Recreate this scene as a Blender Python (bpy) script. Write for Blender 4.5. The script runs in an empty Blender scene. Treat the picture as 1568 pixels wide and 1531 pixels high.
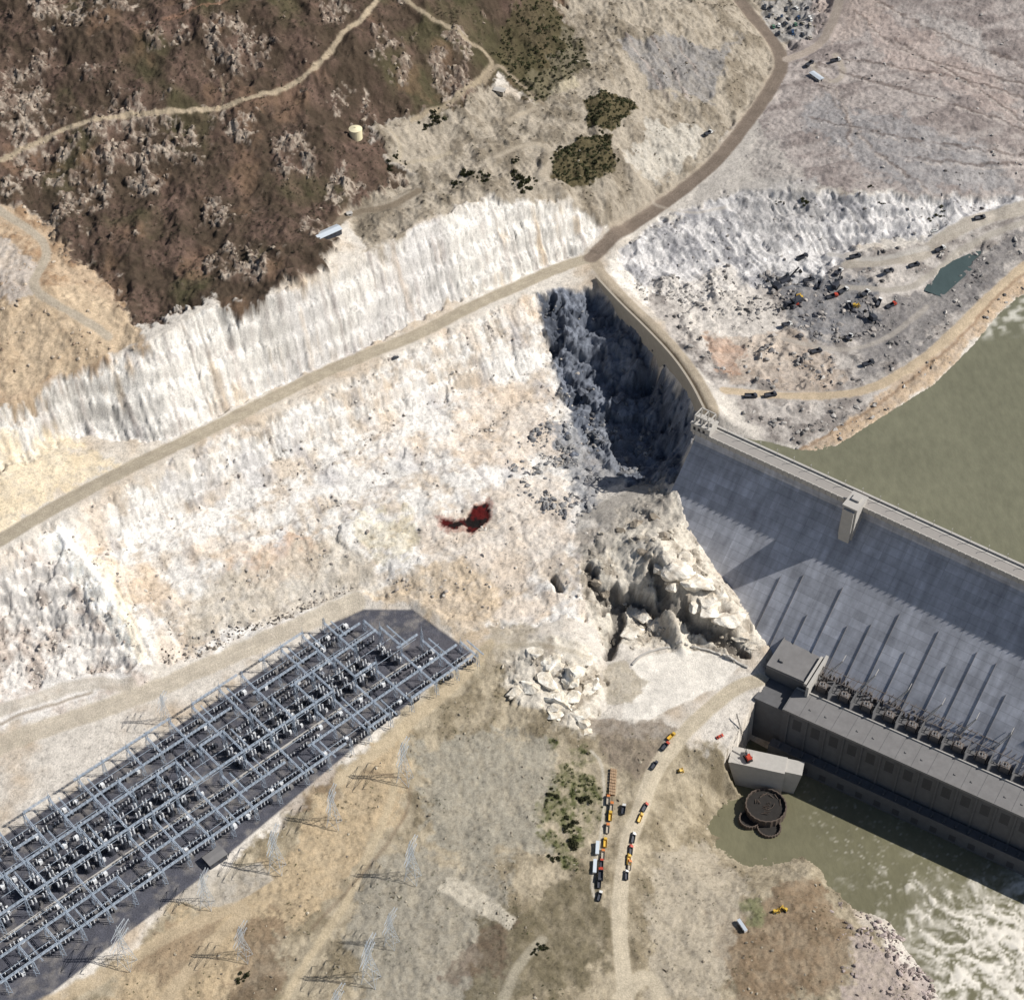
import bpy, math, random, time
import numpy as np
from mathutils import Vector, Matrix
from mathutils.geometry import delaunay_2d_cdt
T0=time.time()
random.seed(7); rng=np.random.default_rng(7)
scene=bpy.context.scene
col=scene.collection
# ------------------------------------------------------------------ camera (survey station)
F=1568/(2*math.tan(math.radians(16))); CU,CV=784.0,765.5
CAM=np.array([0.0,-967.0,1047.0]); c45=math.sqrt(.5)
cam=bpy.data.cameras.new("camera"); camo=bpy.data.objects.new("camera",cam); col.objects.link(camo)
cam.sensor_width=36; cam.lens=36*F/1568; cam.clip_start=5; cam.clip_end=20000
camo.location=CAM; camo.rotation_euler=(math.radians(45),0,0); scene.camera=camo
def ray(u,v):
    a=(u-CU)/F; b=-(v-CV)/F
    return np.array([a, c45+b*c45, -c45+b*c45])
def P(u,v,z):
    r=ray(u,v); t=(z-CAM[2])/r[2]; p=CAM+r*t
    return (p[0],p[1],z)
# ------------------------------------------------------------------ sun/sky
AZ,EL=math.radians(2),math.radians(43)
S=Vector((math.cos(AZ)*math.cos(EL),math.sin(AZ)*math.cos(EL),math.sin(EL)))
sl=bpy.data.lights.new("sun","SUN"); sl.energy=5.0; sl.angle=math.radians(.5); sl.color=(1,.955,.885)
so=bpy.data.objects.new("sun",sl); so.rotation_euler=S.to_track_quat('Z','Y').to_euler(); so.location=(500,0,900); col.objects.link(so)
w=bpy.data.worlds.new("World"); scene.world=w; w.use_nodes=True
nt=w.node_tree; sk=nt.nodes.new('ShaderNodeTexSky'); sk.sky_type='NISHITA'; sk.sun_disc=False
sk.sun_elevation=EL; sk.sun_rotation=math.radians(88)
bg=nt.nodes['Background']; bg.inputs[1].default_value=.058; nt.links.new(sk.outputs[0],bg.inputs[0])
scene.view_settings.view_transform='Standard'; scene.view_settings.look='None'; scene.view_settings.exposure=0
# ------------------------------------------------------------------ helpers
def C(r,g,b,k=.88):
    f=lambda c:(c/255/12.92 if c<=10 else ((c/255+.055)/1.055)**2.4)
    return np.array([f(r)*k,f(g)*k,f(b)*k])
def _h(xi,yi,seed):
    h=(xi.astype(np.int64)*374761393+yi.astype(np.int64)*668265263+seed*974634777)&0xffffffff
    h=((h^(h>>13))*1274126177)&0xffffffff
    h=h^(h>>16)
    return (h&0xffffff)/float(0x1000000)
def vn(x,y,seed=0):
    xi=np.floor(x);yi=np.floor(y);fx=x-xi;fy=y-yi
    fx=fx*fx*fx*(fx*(fx*6-15)+10);fy=fy*fy*fy*(fy*(fy*6-15)+10)
    a=_h(xi,yi,seed);b=_h(xi+1,yi,seed);c=_h(xi,yi+1,seed);d=_h(xi+1,yi+1,seed)
    return (a+(b-a)*fx)*(1-fy)+(c+(d-c)*fx)*fy
def fbm(x,y,sc,octv=4,seed=0,g=.5,ridge=False):
    r=0;a=1;n=0;x=x/sc;y=y/sc
    for i in range(octv):
        q=vn(x,y,seed+i*17)-.5
        if ridge: q=.5-np.abs(q)*3
        r=r+a*q;n+=a;a*=g
        x,y=(x*.8-y*.6)*2.03+11.3,(x*.6+y*.8)*2.03+5.7
    return r/n*2
def cells(x,y,sc,seed=0,tilt=1.2):
    x=x/sc;y=y/sc;xi=np.floor(x);yi=np.floor(y)
    f1=np.full(x.shape,9.);f2=np.full(x.shape,9.);hv=np.zeros(x.shape);idv=np.zeros(x.shape)
    for i in(-1,0,1):
        for j in(-1,0,1):
            cx=xi+i;cy=yi+j
            a=_h(cx,cy,seed);b=_h(cx,cy,seed+1);k=_h(cx,cy,seed+2)
            dx=x-(cx+a);dy=y-(cy+b);d=np.sqrt(dx*dx+dy*dy)
            n=d<f1
            f2=np.where(n,f1,np.minimum(f2,d));f1=np.where(n,d,f1)
            hh=k-.5+tilt*((_h(cx,cy,seed+3)-.5)*dx+(_h(cx,cy,seed+4)-.5)*dy)
            hv=np.where(n,hh,hv);idv=np.where(n,k,idv)
    return hv,f2-f1,idv
def sst(x,a,b):
    t=np.clip((x-a)/(b-a),0,1);return t*t*(3-2*t)
# ------------------------------------------------------------------ terrain control survey
ctrl=[]
def line(pts,step=9):
    w=[P(*p) for p in pts]
    for a,b in zip(w[:-1],w[1:]):
        L=math.hypot(a[0]-b[0],a[1]-b[1]);n=max(1,int(L/step))
        for i in range(n):
            t=i/n;ctrl.append(tuple(a[k]*(1-t)+b[k]*t for k in range(3)))
    ctrl.append(w[-1])
def pts(l):
    for p in l: ctrl.append(P(*p))
def off(road,o):
    w=[np.array(P(*p)) for p in road];r=[]
    for i,p in enumerate(w):
        a=w[max(0,i-1)];b=w[min(len(w)-1,i+1)];d=(b-a)[:2];d/=np.linalg.norm(d)
        r.append((p[0]-d[1]*o,p[1]+d[0]*o,p[2]))
    return r
def wline(w,step=9):
    for a,b in zip(w[:-1],w[1:]):
        L=math.hypot(a[0]-b[0],a[1]-b[1]);n=max(1,int(L/step))
        for i in range(n):
            t=i/n;ctrl.append(tuple(a[k]*(1-t)+b[k]*t for k in range(3)))
    ctrl.append(tuple(w[-1]))
crest=[(-90,880,140),(0,828,140),(60,790,140),(130,752,140),(200,715,140),(300,668,140),(400,618,140),(500,568,140),(600,528,140),(650,508,140),(720,470,140),(800,435,140),(860,408,140),(905,395,140)]
curve=[(905,395,140),(925,422,140),(958,458,140),(1000,498,140),(1042,542,140),(1072,585,140),(1092,625,140)]
haul=[(905,395,140),(960,350,143),(1010,318,146),(1060,280,150),(1105,240,154),(1150,180,158),(1185,130,162),(1200,95,164),(1182,60,167),(1150,25,170),(1125,-10,173),(1100,-50,176)]
for o in(-6.5,0,6.5): wline(off(crest,o))
for o in(-5,0): wline(off(curve,o) if o else [P(*p) for p in curve])
for o in(-6,0,6): wline(off(haul,o)[1:])
def inner(o,z):
    return [(p[0],p[1],z) for p in off(curve,-o)[1:]]
wline(inner(8.5,124)[1:]);wline(inner(22,98)[3:])
midroad=[(535,322,208),(600,305,206),(650,280,204),(690,235,206),(745,208,206),(800,185,205),(890,152,205),(917,125,207),(888,90,212),(870,65,215),(900,42,218),(1000,22,214),(1060,5,210)]
line(midroad)
line([(-90,650,185),(20,612,188),(110,572,192),(230,525,202),(330,470,206),(430,452,205),(560,392,202),(640,352,202),(760,302,198),(860,318,178),(905,333,162),(935,350,148)])
line([(-90,730,158),(0,705,156),(130,655,150),(250,672,143),(400,592,142),(560,525,142),(690,462,142),(780,428,142),(868,391,141)])
pts([(0,245,250),(150,185,262),(330,165,260),(500,100,268),(580,10,282),(0,100,285),(150,50,298),(300,0,305),(450,-40,305),(580,-70,300),(-120,150,280),(-120,0,310),
(200,300,232),(350,300,232),(500,230,237),(620,180,227),(700,100,243),(700,30,264),(640,60,264),(760,-20,266),(350,390,216),(250,420,212),
(755,85,234),(800,130,213),(825,160,206),(770,30,247),(830,40,235),(860,-30,240),(60,330,228),(130,400,214),(200,480,204),(-20,400,224),(60,440,219),(0,500,208),(110,500,208),(-120,450,226),(-120,300,244),
(560,200,234),(600,215,226),(660,200,216),(740,130,224),(500,360,214),(450,400,212),(850,240,198),(930,165,203),(945,230,184),(1000,200,176),(1060,200,165),(1040,120,186),(1000,100,196),(950,90,206),(1085,60,192),(1110,110,180),(1120,20,190),
(800,262,200),(720,270,203),(860,290,187),(940,310,165),(985,285,162),(1050,240,160),(1100,190,165),(1140,120,172),
(1240,150,162),(1220,200,161),(1195,250,158),(1150,262,153),(1300,100,166),(1400,60,173),(1500,100,171),(1568,160,166),(1700,150,166),(1350,200,164),(1500,230,160),(1400,280,158),(1568,290,148),(1700,270,146),
(1220,30,168),(1300,0,181),(1450,0,186),(1568,-20,192),(1700,-60,192),(1250,-70,186),(1260,75,166)])
line([(945,395,141),(1000,345,145),(1060,312,149),(1120,290,153),(1220,292,156),(1330,292,157),(1430,300,154)])
line([(1010,395,134),(1080,362,141),(1130,342,143),(1200,338,145),(1300,333,147),(1400,330,146)])
line([(1000,375,142),(1070,340,145),(1140,318,147),(1230,316,149),(1330,316,150)])
line([(958,425,134),(1000,440,131),(1080,425,131),(1130,400,132),(1200,395,132),(1300,372,135),(1440,365,137),(1568,330,138),(1700,300,138)])
pts([(1060,480,131),(1110,560,132),(1200,500,130),(1300,500,130),(1350,550,130),(1400,450,131),(1200,600,131),(1150,560,131),(1250,560,130),(1000,465,133),(1460,420,130),(1520,380,132),(1340,430,136),(1180,460,129),(1370,405,137)])
line([(1112,600,137),(1160,603,134),(1250,608,131),(1330,600,131),(1400,560,131),(1450,520,131),(1520,450,131),(1600,380,131),(1750,290,132)])
line([(1125,650,130),(1160,672,127),(1220,692,126),(1270,692,126),(1350,640,126),(1430,590,126),(1490,530,126),(1530,480,126),(1600,420,126),(1750,330,126)])
line([(1180,690,120),(1250,716,118),(1300,704,117),(1370,670,116),(1450,620,116),(1520,560,116),(1568,520,116),(1650,470,114),(1800,400,114)])
pts([(1568,700,110),(1500,760,110),(1400,730,110),(1750,800,105)])
line([(-90,905,139),(0,853,139),(130,778,139),(300,692,139),(440,622,139),(560,572,139),(640,532,139),(760,477,139),(815,448,139)])
line([(130,850,112),(300,772,108),(440,702,110),(560,650,110),(700,598,106),(800,570,103),(845,545,103)])
line([(815,448,139),(850,445,137),(900,440,136),(918,446,134)])
line([(850,545,103),(862,560,101),(885,530,112),(900,500,118),(915,480,122)])
pts([(230,870,98),(330,860,94),(450,800,95),(600,720,97),(700,700,95),(800,670,90),
(300,940,80),(400,885,84),(560,830,85),(700,800,86),(800,790,84),(850,830,81),(640,880,78),(760,880,78),(820,920,73),
(870,600,96),(900,625,92),(945,600,96),(1000,600,92),(940,650,87),(1000,690,80),(960,720,82),(900,700,85),(1035,700,84),(1000,730,84),(900,780,83),
(1000,780,94),(1010,830,96),(940,830,86),(900,880,80),(925,960,60),(960,1000,54),(870,940,72),(1000,965,54),(960,900,74),(960,930,58),
(1020,850,98),(1080,880,89),(1125,930,74),(1030,935,72),(1060,985,50),(1115,1005,48)])
line([(60,812,136),(110,830,130),(160,900,112),(215,990,84)])
line([(-90,960,112),(0,920,108),(80,960,94),(150,1010,78)])
pts([(0,1040,80),(100,1050,74),(-90,1060,82),(235,960,84),(250,1005,74),(200,900,101),(60,870,122)])
line([(-90,1170,70),(0,1130,70),(100,1100,70),(200,1060,70),(300,1015,70),(420,965,70),(540,918,71),(620,915,72),(700,955,71),(750,990,69)])
line([(-120,1355,68),(0,1285,68),(200,1160,68),(400,1030,68),(540,935,68),(630,935,68),(720,1000,68),(560,1130,68),(430,1240,68),(300,1350,68),(180,1440,68),(60,1531,68),(-120,1670,68)])
pts([(300,1200,68),(100,1350,68),(480,1080,68)])
line([(100,1560,62),(230,1450,62),(350,1350,62),(480,1245,62),(600,1140,62),(700,1060,62),(755,1010,64)])
pts([(500,1270,58),(600,1210,57),(400,1400,57),(300,1500,56),(560,1330,52),(700,1150,54),(780,1120,52),(700,1300,44),(600,1430,46),(500,1480,48),(400,1560,50),(700,1550,38),(800,1450,34),(820,1300,38),(860,1160,44),(900,1250,37),(800,1600,30),(1000,1600,18),
(830,985,70),(885,1000,67),(850,1050,62),(885,1105,52),(780,1070,58),(925,1030,50),(770,1000,66),(930,1080,46),(900,1130,44)])
line([(960,1600,17),(958,1531,20),(945,1450,24),(945,1400,26),(955,1300,32),(980,1240,35),(1000,1180,38),(1040,1130,41),(1080,1090,44),(1125,1050,46),(1165,1035,47)])
pts([(1050,1010,48),(1000,1030,48),(1050,1060,48),(980,1085,47),(1120,1030,47),(960,1120,44),(1190,1075,42),(1208,1130,34),(1165,1100,37),(1215,1160,16),
(1110,1150,34),(1150,1130,36),(1180,1150,30),(1060,1200,24),(1050,1260,16),(1000,1300,22),(1020,1400,18),(1100,1370,14),(1200,1360,12),(1240,1335,9),(1280,1430,10),(1350,1450,8),(1200,1500,12),(1100,1500,15),(1380,1530,6),(1000,1531,18),(1300,1600,8),(1130,1190,14),(1190,1175,12)])
line([(1225,1195,0),(1190,1205,0),(1150,1215,0),(1110,1220,0),(1080,1262,0),(1095,1300,0),(1150,1328,0),(1245,1312,0),(1270,1360,0),(1300,1392,0),(1360,1405,0),(1385,1450,0),(1415,1490,0),(1445,1540,0),(1490,1640,0)],6)
pts([(1200,1280,-7),(1130,1265,-4),(1400,1400,-9),(1500,1500,-9),(1568,1400,-10),(1568,1560,-10),(1300,1335,-8),(1750,1500,-10),(1260,1260,-8),(1500,1350,-9)])
ctrl+=[(-640,-520,60),(-640,-250,68),(-640,-120,140),(-640,0,190),(-640,300,280),(-640,900,335),(-300,900,335),(0,900,320),(300,900,240),(640,900,215),(640,600,190),(640,420,150),(640,250,110),(640,0,105),(640,-150,-10),(640,-520,-10),(300,-520,-8),(130,-520,12),(-200,-520,45),(400,600,195)]
# ------------------------------------------------------------------ dam frame
Ow=np.array(P(1065,657,140)); Rw=np.array(P(1568,887,140))
dv=(Rw-Ow)[:2];dv/=np.linalg.norm(dv);nv=np.array([dv[1],-dv[0]])
if nv[1]>0:nv=-nv
def st(x,y):
    X=x-Ow[0];Y=y-Ow[1];return X*dv[0]+Y*dv[1],X*nv[0]+Y*nv[1]
KF=1.03
fn=np.array([nv[0],nv[1],KF]);fn/=np.linalg.norm(fn)
p0=np.array([Ow[0],Ow[1],128.])
def onface(u,v):
    r=ray(u,v);t=np.dot(p0-CAM,fn)/np.dot(r,fn);return CAM+r*t
fl=[onface(u,v) for u,v in[(1038,752),(1058,812),(1088,862),(1122,902),(1150,950),(1178,988)]]
wline([(p[0]-dv[0]*1,p[1]-dv[1]*1,p[2]+1.0) for p in fl],7)
wline([(p[0]+dv[0]*14,p[1]+dv[1]*14,p[2]-10) for p in fl],7)
for zi in range(34,64):
    PS,PT=st(*P(1200,1085,zi)[:2])
    if PT-(128-zi)*KF>=44: break
ZR=float(zi)
PO=np.array(P(1200,1085,ZR));PR=np.array(P(1568,1250,ZR));pd=(PR-PO)[:2];pd/=np.linalg.norm(pd);pn=np.array([-pd[1],pd[0]])
def ps_(x,y):
    a=x-PO[0];b=y-PO[1];return a*pd[0]+b*pd[1],a*pn[0]+b*pn[1]
ZS=ZR+7
q=[ps_(*P(u,v,ZS)[:2]) for u,v in[(1180,1018),(1197,975),(1262,1003),(1235,1050)]]
sxL=(q[0][0]+q[1][0])/2;sxR=(q[2][0]+q[3][0])/2;syF=(q[0][1]+q[3][1])/2;syB=(q[1][1]+q[2][1])/2
# ------------------------------------------------------------------ TIN -> grid
uniq={}
for p in ctrl: uniq[(round(p[0],0),round(p[1],0))]=p
ctrl=list(uniq.values())
vs=[Vector((p[0],p[1])) for p in ctrl]
ov,oe,of,ovo,_,_=delaunay_2d_cdt(vs,[],[],0,1e-4)
zz=[ctrl[o[0]][2] for o in ovo]
GX0,GX1,GY0,GY1,GS=-640,640,-520,900,2.0
gx=np.arange(GX0,GX1+1,GS);gy=np.arange(GY0,GY1+1,GS)
G=np.full((len(gy),len(gx)),0.0)
for f in of:
    a,b,c=[(ov[i].x,ov[i].y,zz[i]) for i in f]
    x0=max(0,int((min(a[0],b[0],c[0])-GX0)/GS));x1=min(len(gx)-1,int((max(a[0],b[0],c[0])-GX0)/GS)+1)
    y0=max(0,int((min(a[1],b[1],c[1])-GY0)/GS));y1=min(len(gy)-1,int((max(a[1],b[1],c[1])-GY0)/GS)+1)
    if x1<x0 or y1<y0: continue
    XX,YY=np.meshgrid(gx[x0:x1+1],gy[y0:y1+1])
    D=(b[1]-c[1])*(a[0]-c[0])+(c[0]-b[0])*(a[1]-c[1])
    if abs(D)<1e-9: continue
    l1=((b[1]-c[1])*(XX-c[0])+(c[0]-b[0])*(YY-c[1]))/D;l2=((c[1]-a[1])*(XX-c[0])+(a[0]-c[0])*(YY-c[1]))/D;l3=1-l1-l2
    m=(l1>=-1e-6)&(l2>=-1e-6)&(l3>=-1e-6)
    sub=G[y0:y1+1,x0:x1+1];sub[m]=(l1*a[2]+l2*b[2]+l3*c[2])[m]
def blur(A,k):
    for _ in range(k):
        Q=np.pad(A,1,mode='edge')
        A=(Q[:-2,1:-1]+Q[2:,1:-1]+Q[1:-1,:-2]+Q[1:-1,2:]+4*Q[1:-1,1:-1])/8
    return A
G=blur(G,2)
def samp(A,x,y,x0=GX0,y0=GY0,s=GS):
    fx=np.clip((x-x0)/s,0,A.shape[1]-1.001);fy=np.clip((y-y0)/s,0,A.shape[0]-1.001)
    i=fx.astype(int);j=fy.astype(int);fx=fx-i;fy=fy-j
    return (A[j,i]*(1-fx)+A[j,i+1]*fx)*(1-fy)+(A[j+1,i]*(1-fx)+A[j+1,i+1]*fx)*fy
def ground(u,v):
    r=ray(u,v);tt=np.linspace((340-CAM[2])/r[2],(-15-CAM[2])/r[2],900)
    q=CAM[None,:]+tt[:,None]*r[None,:]
    h=samp(G,q[:,0],q[:,1]);k=np.where(q[:,2]<=h)[0]
    k=k[0] if len(k) else 899
    return (q[k,0],q[k,1],h[k])
# ------------------------------------------------------------------ fine sheet coordinates
def axis(a,b,s,far):
    core=list(np.arange(a,b+.1,s));st_=s*1.6;lo=[a];hi=[core[-1]]
    while hi[-1]<far: hi.append(hi[-1]+st_);st_*=1.33
    st_=s*1.6
    while lo[-1]>-far: lo.append(lo[-1]-st_);st_*=1.33
    return np.array(lo[:0:-1]+core+hi[1:]),len(lo)-1,len(core)
XA,ix0,nxc=axis(-492,492,1.0,6500);YA,iy0,nyc=axis(-440,640,1.0,6500)
X,Y=np.meshgrid(XA,YA);NX=len(XA);NY=len(YA)
X=X.ravel();Y=Y.ravel()
Z0=samp(G,X,Y)
w1=fbm(X,Y,40,4,91);w2=fbm(X,Y,40,4,92);w3=fbm(X,Y,9,5,93,.65);w4=fbm(X,Y,9,5,94,.65)
def segd(X,Y,a,b):
    dx=b[0]-a[0];dy=b[1]-a[1];L=dx*dx+dy*dy+1e-9
    t=np.clip(((X-a[0])*dx+(Y-a[1])*dy)/L,0,1)
    return np.hypot(X-a[0]-t*dx,Y-a[1]-t*dy)
def zone_w(X,Y,poly,soft=6,m=None):
    x0=min(p[0] for p in poly)-soft;x1=max(p[0] for p in poly)+soft;y0=min(p[1] for p in poly)-soft;y1=max(p[1] for p in poly)+soft
    idx=np.where((X>x0)&(X<x1)&(Y>y0)&(Y<y1))[0];out=np.zeros(X.shape)
    x=X[idx];y=Y[idx];ins=np.zeros(x.shape,bool);d=np.full(x.shape,1e9)
    n=len(poly)
    for i in range(n):
        a=poly[i];b=poly[(i+1)%n]
        if a[1]!=b[1]:
            cnd=((a[1]>y)!=(b[1]>y))&(x<(b[0]-a[0])*(y-a[1])/(b[1]-a[1])+a[0]);ins^=cnd
        d=np.minimum(d,segd(x,y,a,b))
    sd=np.where(ins,d,-d);out[idx]=sst(sd,-soft,soft);return out
def gp(poly): return [ground(u,v)[:2] for u,v in poly]
def zone(poly,soft=6,warp=10):
    return zone_w(X+w1*warp+w3*warp*1.1,Y+w2*warp+w4*warp*1.1,gp(poly),max(.7,soft*.5))
def road(pl,hw,soft=1.5,warp=0,world=False):
    q=pl if world else [ground(u,v)[:2] for u,v in pl]
    q=[np.array(p[:2],float) for p in q]
    for _ in range(2):
        r=[q[0]]
        for a,b in zip(q[:-1],q[1:]): r+= [a*.75+b*.25,a*.25+b*.75]
        q=r+[q[-1]]
    xs=X+w3*warp;ys=Y+w4*warp
    m=hw+soft+3
    x0=min(p[0] for p in q)-m;x1=max(p[0] for p in q)+m;y0=min(p[1] for p in q)-m;y1=max(p[1] for p in q)+m
    idx=np.where((xs>x0)&(xs<x1)&(ys>y0)&(ys<y1))[0];d=np.full(idx.shape,1e9);x=xs[idx];y=ys[idx]
    for a,b in zip(q[:-1],q[1:]):
        sx0,sx1=min(a[0],b[0])-m,max(a[0],b[0])+m
        k=np.where((x>sx0)&(x<sx1)&(y>min(a[1],b[1])-m)&(y<max(a[1],b[1])+m))[0]
        d[k]=np.minimum(d[k],segd(x[k],y[k],a,b))
    out=np.zeros(X.shape);dist=np.full(X.shape,1e3);dist[idx]=d
    out[idx]=1-sst(d,hw-soft,hw+soft);return out,dist
# ------------------------------------------------------------------ masks
hillp=[(-200,-200),(840,-200),(868,40),(850,110),(828,160),(775,110),(745,120),(700,150),(655,172),(575,185),(585,232),(640,262),(600,295),(535,322),(500,395),(430,440),(330,462),(215,505),(180,452),(120,400),(80,345),(0,305),(-200,290)]
M={}
M['hill']=zone(hillp,5,12)
M['tanhill']=zone([(-200,300),(0,305),(80,345),(125,400),(185,455),(225,525),(110,572),(20,612),(-200,660)],6,10)
M['ucliff']=zone([(-200,660),(20,612),(110,572),(230,525),(330,470),(430,452),(560,392),(640,352),(760,302),(860,318),(940,345),(905,385),(780,432),(690,465),(560,530),(400,600),(250,680),(130,665),(0,715),(-200,760)],4,5)
M['lslope']=zone([(-200,960),(0,855),(130,780),(440,625),(640,535),(815,450),(900,440),(880,520),(900,600),(940,650),(900,760),(930,850),(900,950),(800,960),(720,960),(620,910),(540,915),(300,1005),(240,1010),(0,1050),(-200,1150)],5,8)
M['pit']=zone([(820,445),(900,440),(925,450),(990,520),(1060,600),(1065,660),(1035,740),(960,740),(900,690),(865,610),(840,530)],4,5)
M['crag']=np.maximum(zone([(890,850),(950,780),(1010,750),(1045,760),(1060,820),(1120,900),(1185,990),(1110,1010),(1000,985),(940,1000),(900,930)],4,6),
   zone([(770,985),(820,975),(900,990),(925,1040),(905,1130),(850,1110),(760,1065)],3,6))
M['farrock']=zone([(945,395),(1000,345),(1120,288),(1220,290),(1330,295),(1430,300),(1568,300),(1568,330),(1440,362),(1300,375),(1250,440),(1130,440),(1050,470),(1000,450)],6,8)
M['bench']=zone([(960,430),(1250,400),(1440,365),(1568,330),(1700,300),(1700,380),(1530,470),(1430,580),(1270,690),(1160,672),(1090,590),(1040,530)],5,6)
M['topright']=zone([(1200,90),(1260,-100),(1900,-200),(1900,290),(1568,300),(1430,300),(1230,285),(1150,270),(1170,160)],6,8)
M['topmid']=zone([(868,40),(845,-60),(860,-200),(1300,-200),(1275,20),(1205,95),(1150,200),(1010,320),(930,345),(860,315),(760,300),(640,350),(560,392),(535,322),(640,262),(585,232),(575,185),(655,172),(745,120),(828,160)],5,8)
M['lower']=zone([(-200,1800),(60,1560),(400,1280),(720,1010),(760,985),(780,1060),(860,1110),(930,1130),(1100,1150),(1200,1200),(1500,1700),(1500,1900),(-200,1900)],6,8)
M['left']=zone([(-200,960),(0,870),(60,830),(215,1000),(240,1030),(0,1120),(-200,1200)],6,8)
yardp=[(-250,1430),(0,1283),(200,1158),(400,1028),(540,933),(632,933),(722,1000),(560,1130),(430,1240),(300,1350),(180,1440),(60,1535),(-150,1700)]
M['yard']=zone(yardp,1.5,0)
COL=np.tile(C(206,196,182),(X.size,1))
def paint(m,c,a=1.0):
    global COL
    m=(m*a)[:,None];COL=COL*(1-m)+np.asarray(c)[None,:]*m if np.ndim(c)==1 else COL*(1-m)+c*m
def mixn(c1,c2,n): n=n[:,None];return c1[None,:]*(1-n)+c2[None,:]*n
n60=fbm(X,Y,70,4,1);n20=fbm(X,Y,22,5,2,.6);n8=fbm(X,Y,9,5,3,.6);n3=fbm(X,Y,3.5,3,4);n1=fbm(X,Y,1.6,2,5)
rg20=fbm(X,Y,30,5,61,.55,True);rg6=fbm(X,Y,9,4,66,.6,True)
a28=math.radians(30);ca,sa=math.cos(a28),math.sin(a28)
AL=X*ca+Y*sa+n20*2;AC=-X*sa+Y*ca
rib=fbm(AL*1.0,AC*.22,6,4,6,.6);rib2=vn(AL/1.9,AC/22,7)+vn(AL/4.1,AC/30,9)-1
grv=sst(vn((X*ca+Y*sa)/1.7,AC/45,13),.68,.92)*sst(vn(AL/30,AC/30,14),.3,.6)
band=fbm(AL*.25,AC*1.6,9,4,15,.6)
cA,eA,iA=cells(X+w3*4,Y+w4*4,19,31,2.4);cB,eB,iB=cells(X+n3*1.5,Y+w3*2,7,41,2.4);cC,eC,iC=cells(X,Y,3.0,51,2.2)
slope_y,slope_x=np.gradient(G,GS);SL=samp(np.hypot(slope_x,slope_y),X,Y)
K=.9
paint(np.ones(X.size),mixn(C(220,213,203,K),C(200,184,164,K),sst(n60+.6*n20,0,.8)))
paint(M['ucliff'],mixn(C(243,239,232,K),C(198,190,184,K),sst(rib*.8+.7*rib2+.3*n8+band*.5,.0,.9)))
paint(M['ucliff']*sst(n20+rib*.6,.15,.7),C(226,202,168,K),.55)
paint(M['ucliff']*sst(n60+n20*.5,.1,.5),C(204,202,204,K),.4)
paint(M['tanhill'],mixn(C(200,178,152),C(168,140,112),sst(n8+n20,-.3,.6)))
paint(M['lslope'],mixn(C(243,239,233,K),C(216,203,187,K),sst(n20+.6*n8+.6*band,-.15,.6)))
paint(M['lslope']*sst(rib+.6*n8+.4*band,.2,.75),C(184,180,179,K),.65)
paint(M['lslope']*sst(fbm(X,Y,34,4,19),.15,.5),C(224,200,172,K),.5)
paint(M['lslope']*sst(fbm(X,Y,28,4,23),.2,.55),C(196,194,196,K),.5)
paint(M['left'],mixn(C(238,233,227,K),C(206,194,184,K),sst(n8+n20,-.25,.55)))
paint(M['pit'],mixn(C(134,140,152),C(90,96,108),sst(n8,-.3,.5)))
paint(M['crag'],mixn(C(228,220,206),C(172,162,148),sst(n8+n20*.5,-.2,.5)))
paint(M['topmid'],mixn(C(178,168,153),C(140,130,115),sst(n8+n20,-.3,.6)))
ts=fbm(X*.35+Y*.1,Y*1.4-X*.35,14,4,140)
paint(M['topright'],mixn(C(184,175,170),C(152,142,138),sst(n60*.6+ts+n8*.4,-.4,.5)))
paint(M['bench'],mixn(C(200,193,186),C(146,139,134),sst(n8+n20,-.4,.5)))
paint(M['farrock'],mixn(C(230,227,225,K),C(164,163,166),sst(rib+n8*.9+n20*.4,-.25,.55)))
paint(M['lower'],mixn(C(184,172,150),C(140,129,108),sst(n8+n20*.8,-.4,.6)))
Z_=lambda p,c,a=1,soft=4,warp=6: paint(zone(p,soft,warp)*(.75+.25*sst(n3+n8,-.5,.3)),c,a)
hc=mixn(C(84,72,61),C(116,96,86),sst(n20+n8*.6,-.4,.6))
dk=sst(n3*.8+n8*.8,-.15,.45)[:,None]
hc=hc*(1-dk*.5)+C(52,47,37)[None,:]*dk*.5
paint(M['hill'],hc)
grn=M['hill']*sst(fbm(X,Y,50,4,12),.15,.5);paint(grn,C(82,84,56),.45)
paint(M['hill']*sst(fbm(X,Y,30,4,27),.2,.5),C(150,122,100),.35)
outc=M['hill']*sst(fbm(X,Y,42,2,14)+.9*fbm(X,Y,8,4,15,.65),.5,.75)
for c,r in[((365,70),30),((25,140),30),((190,205),36),((265,205),20),((130,290),22),((350,400),24),((385,410),18),((690,110),22),((600,90),20),((450,235),20),((330,320),16),((215,265),22),((700,60),16),((590,60),14),((510,20),14),((480,350),12),((90,210),20),((240,60),12),((70,80),14)]:
    x,y,_=ground(*c);dd=np.hypot(X-x,(Y-y)/1.1)/(r*1.05)
    m=(1-sst(dd,.55,1.15));m=M['hill']*sst(m*.8+n8*1.0+n3*.6,.6,.9);outc=np.maximum(outc,m)
paint(outc,mixn(C(200,187,172),C(126,111,100),sst(n3+n1*.5,-.3,.35)),.8)
Z_([(0,470),(110,440),(200,480),(215,525),(100,570),(0,600)],C(214,194,166),.7)
Z_([(-100,640),(60,640),(180,700),(60,770),(-100,850)],C(238,218,180,K),.6,8,16)
Z_([(0,370),(70,400),(70,460),(0,470),(-60,400)],C(204,196,188),.8,4,10)
Z_([(340,860),(430,815),(500,820),(460,870),(360,885)],C(214,180,150),.6,6,14)
Z_([(540,790),(640,790),(640,850),(560,850)],C(214,202,160),.4,6,18)
Z_([(290,890),(520,810),(600,900),(420,940),(280,990)],C(212,202,186),.8,8,10)
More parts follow.
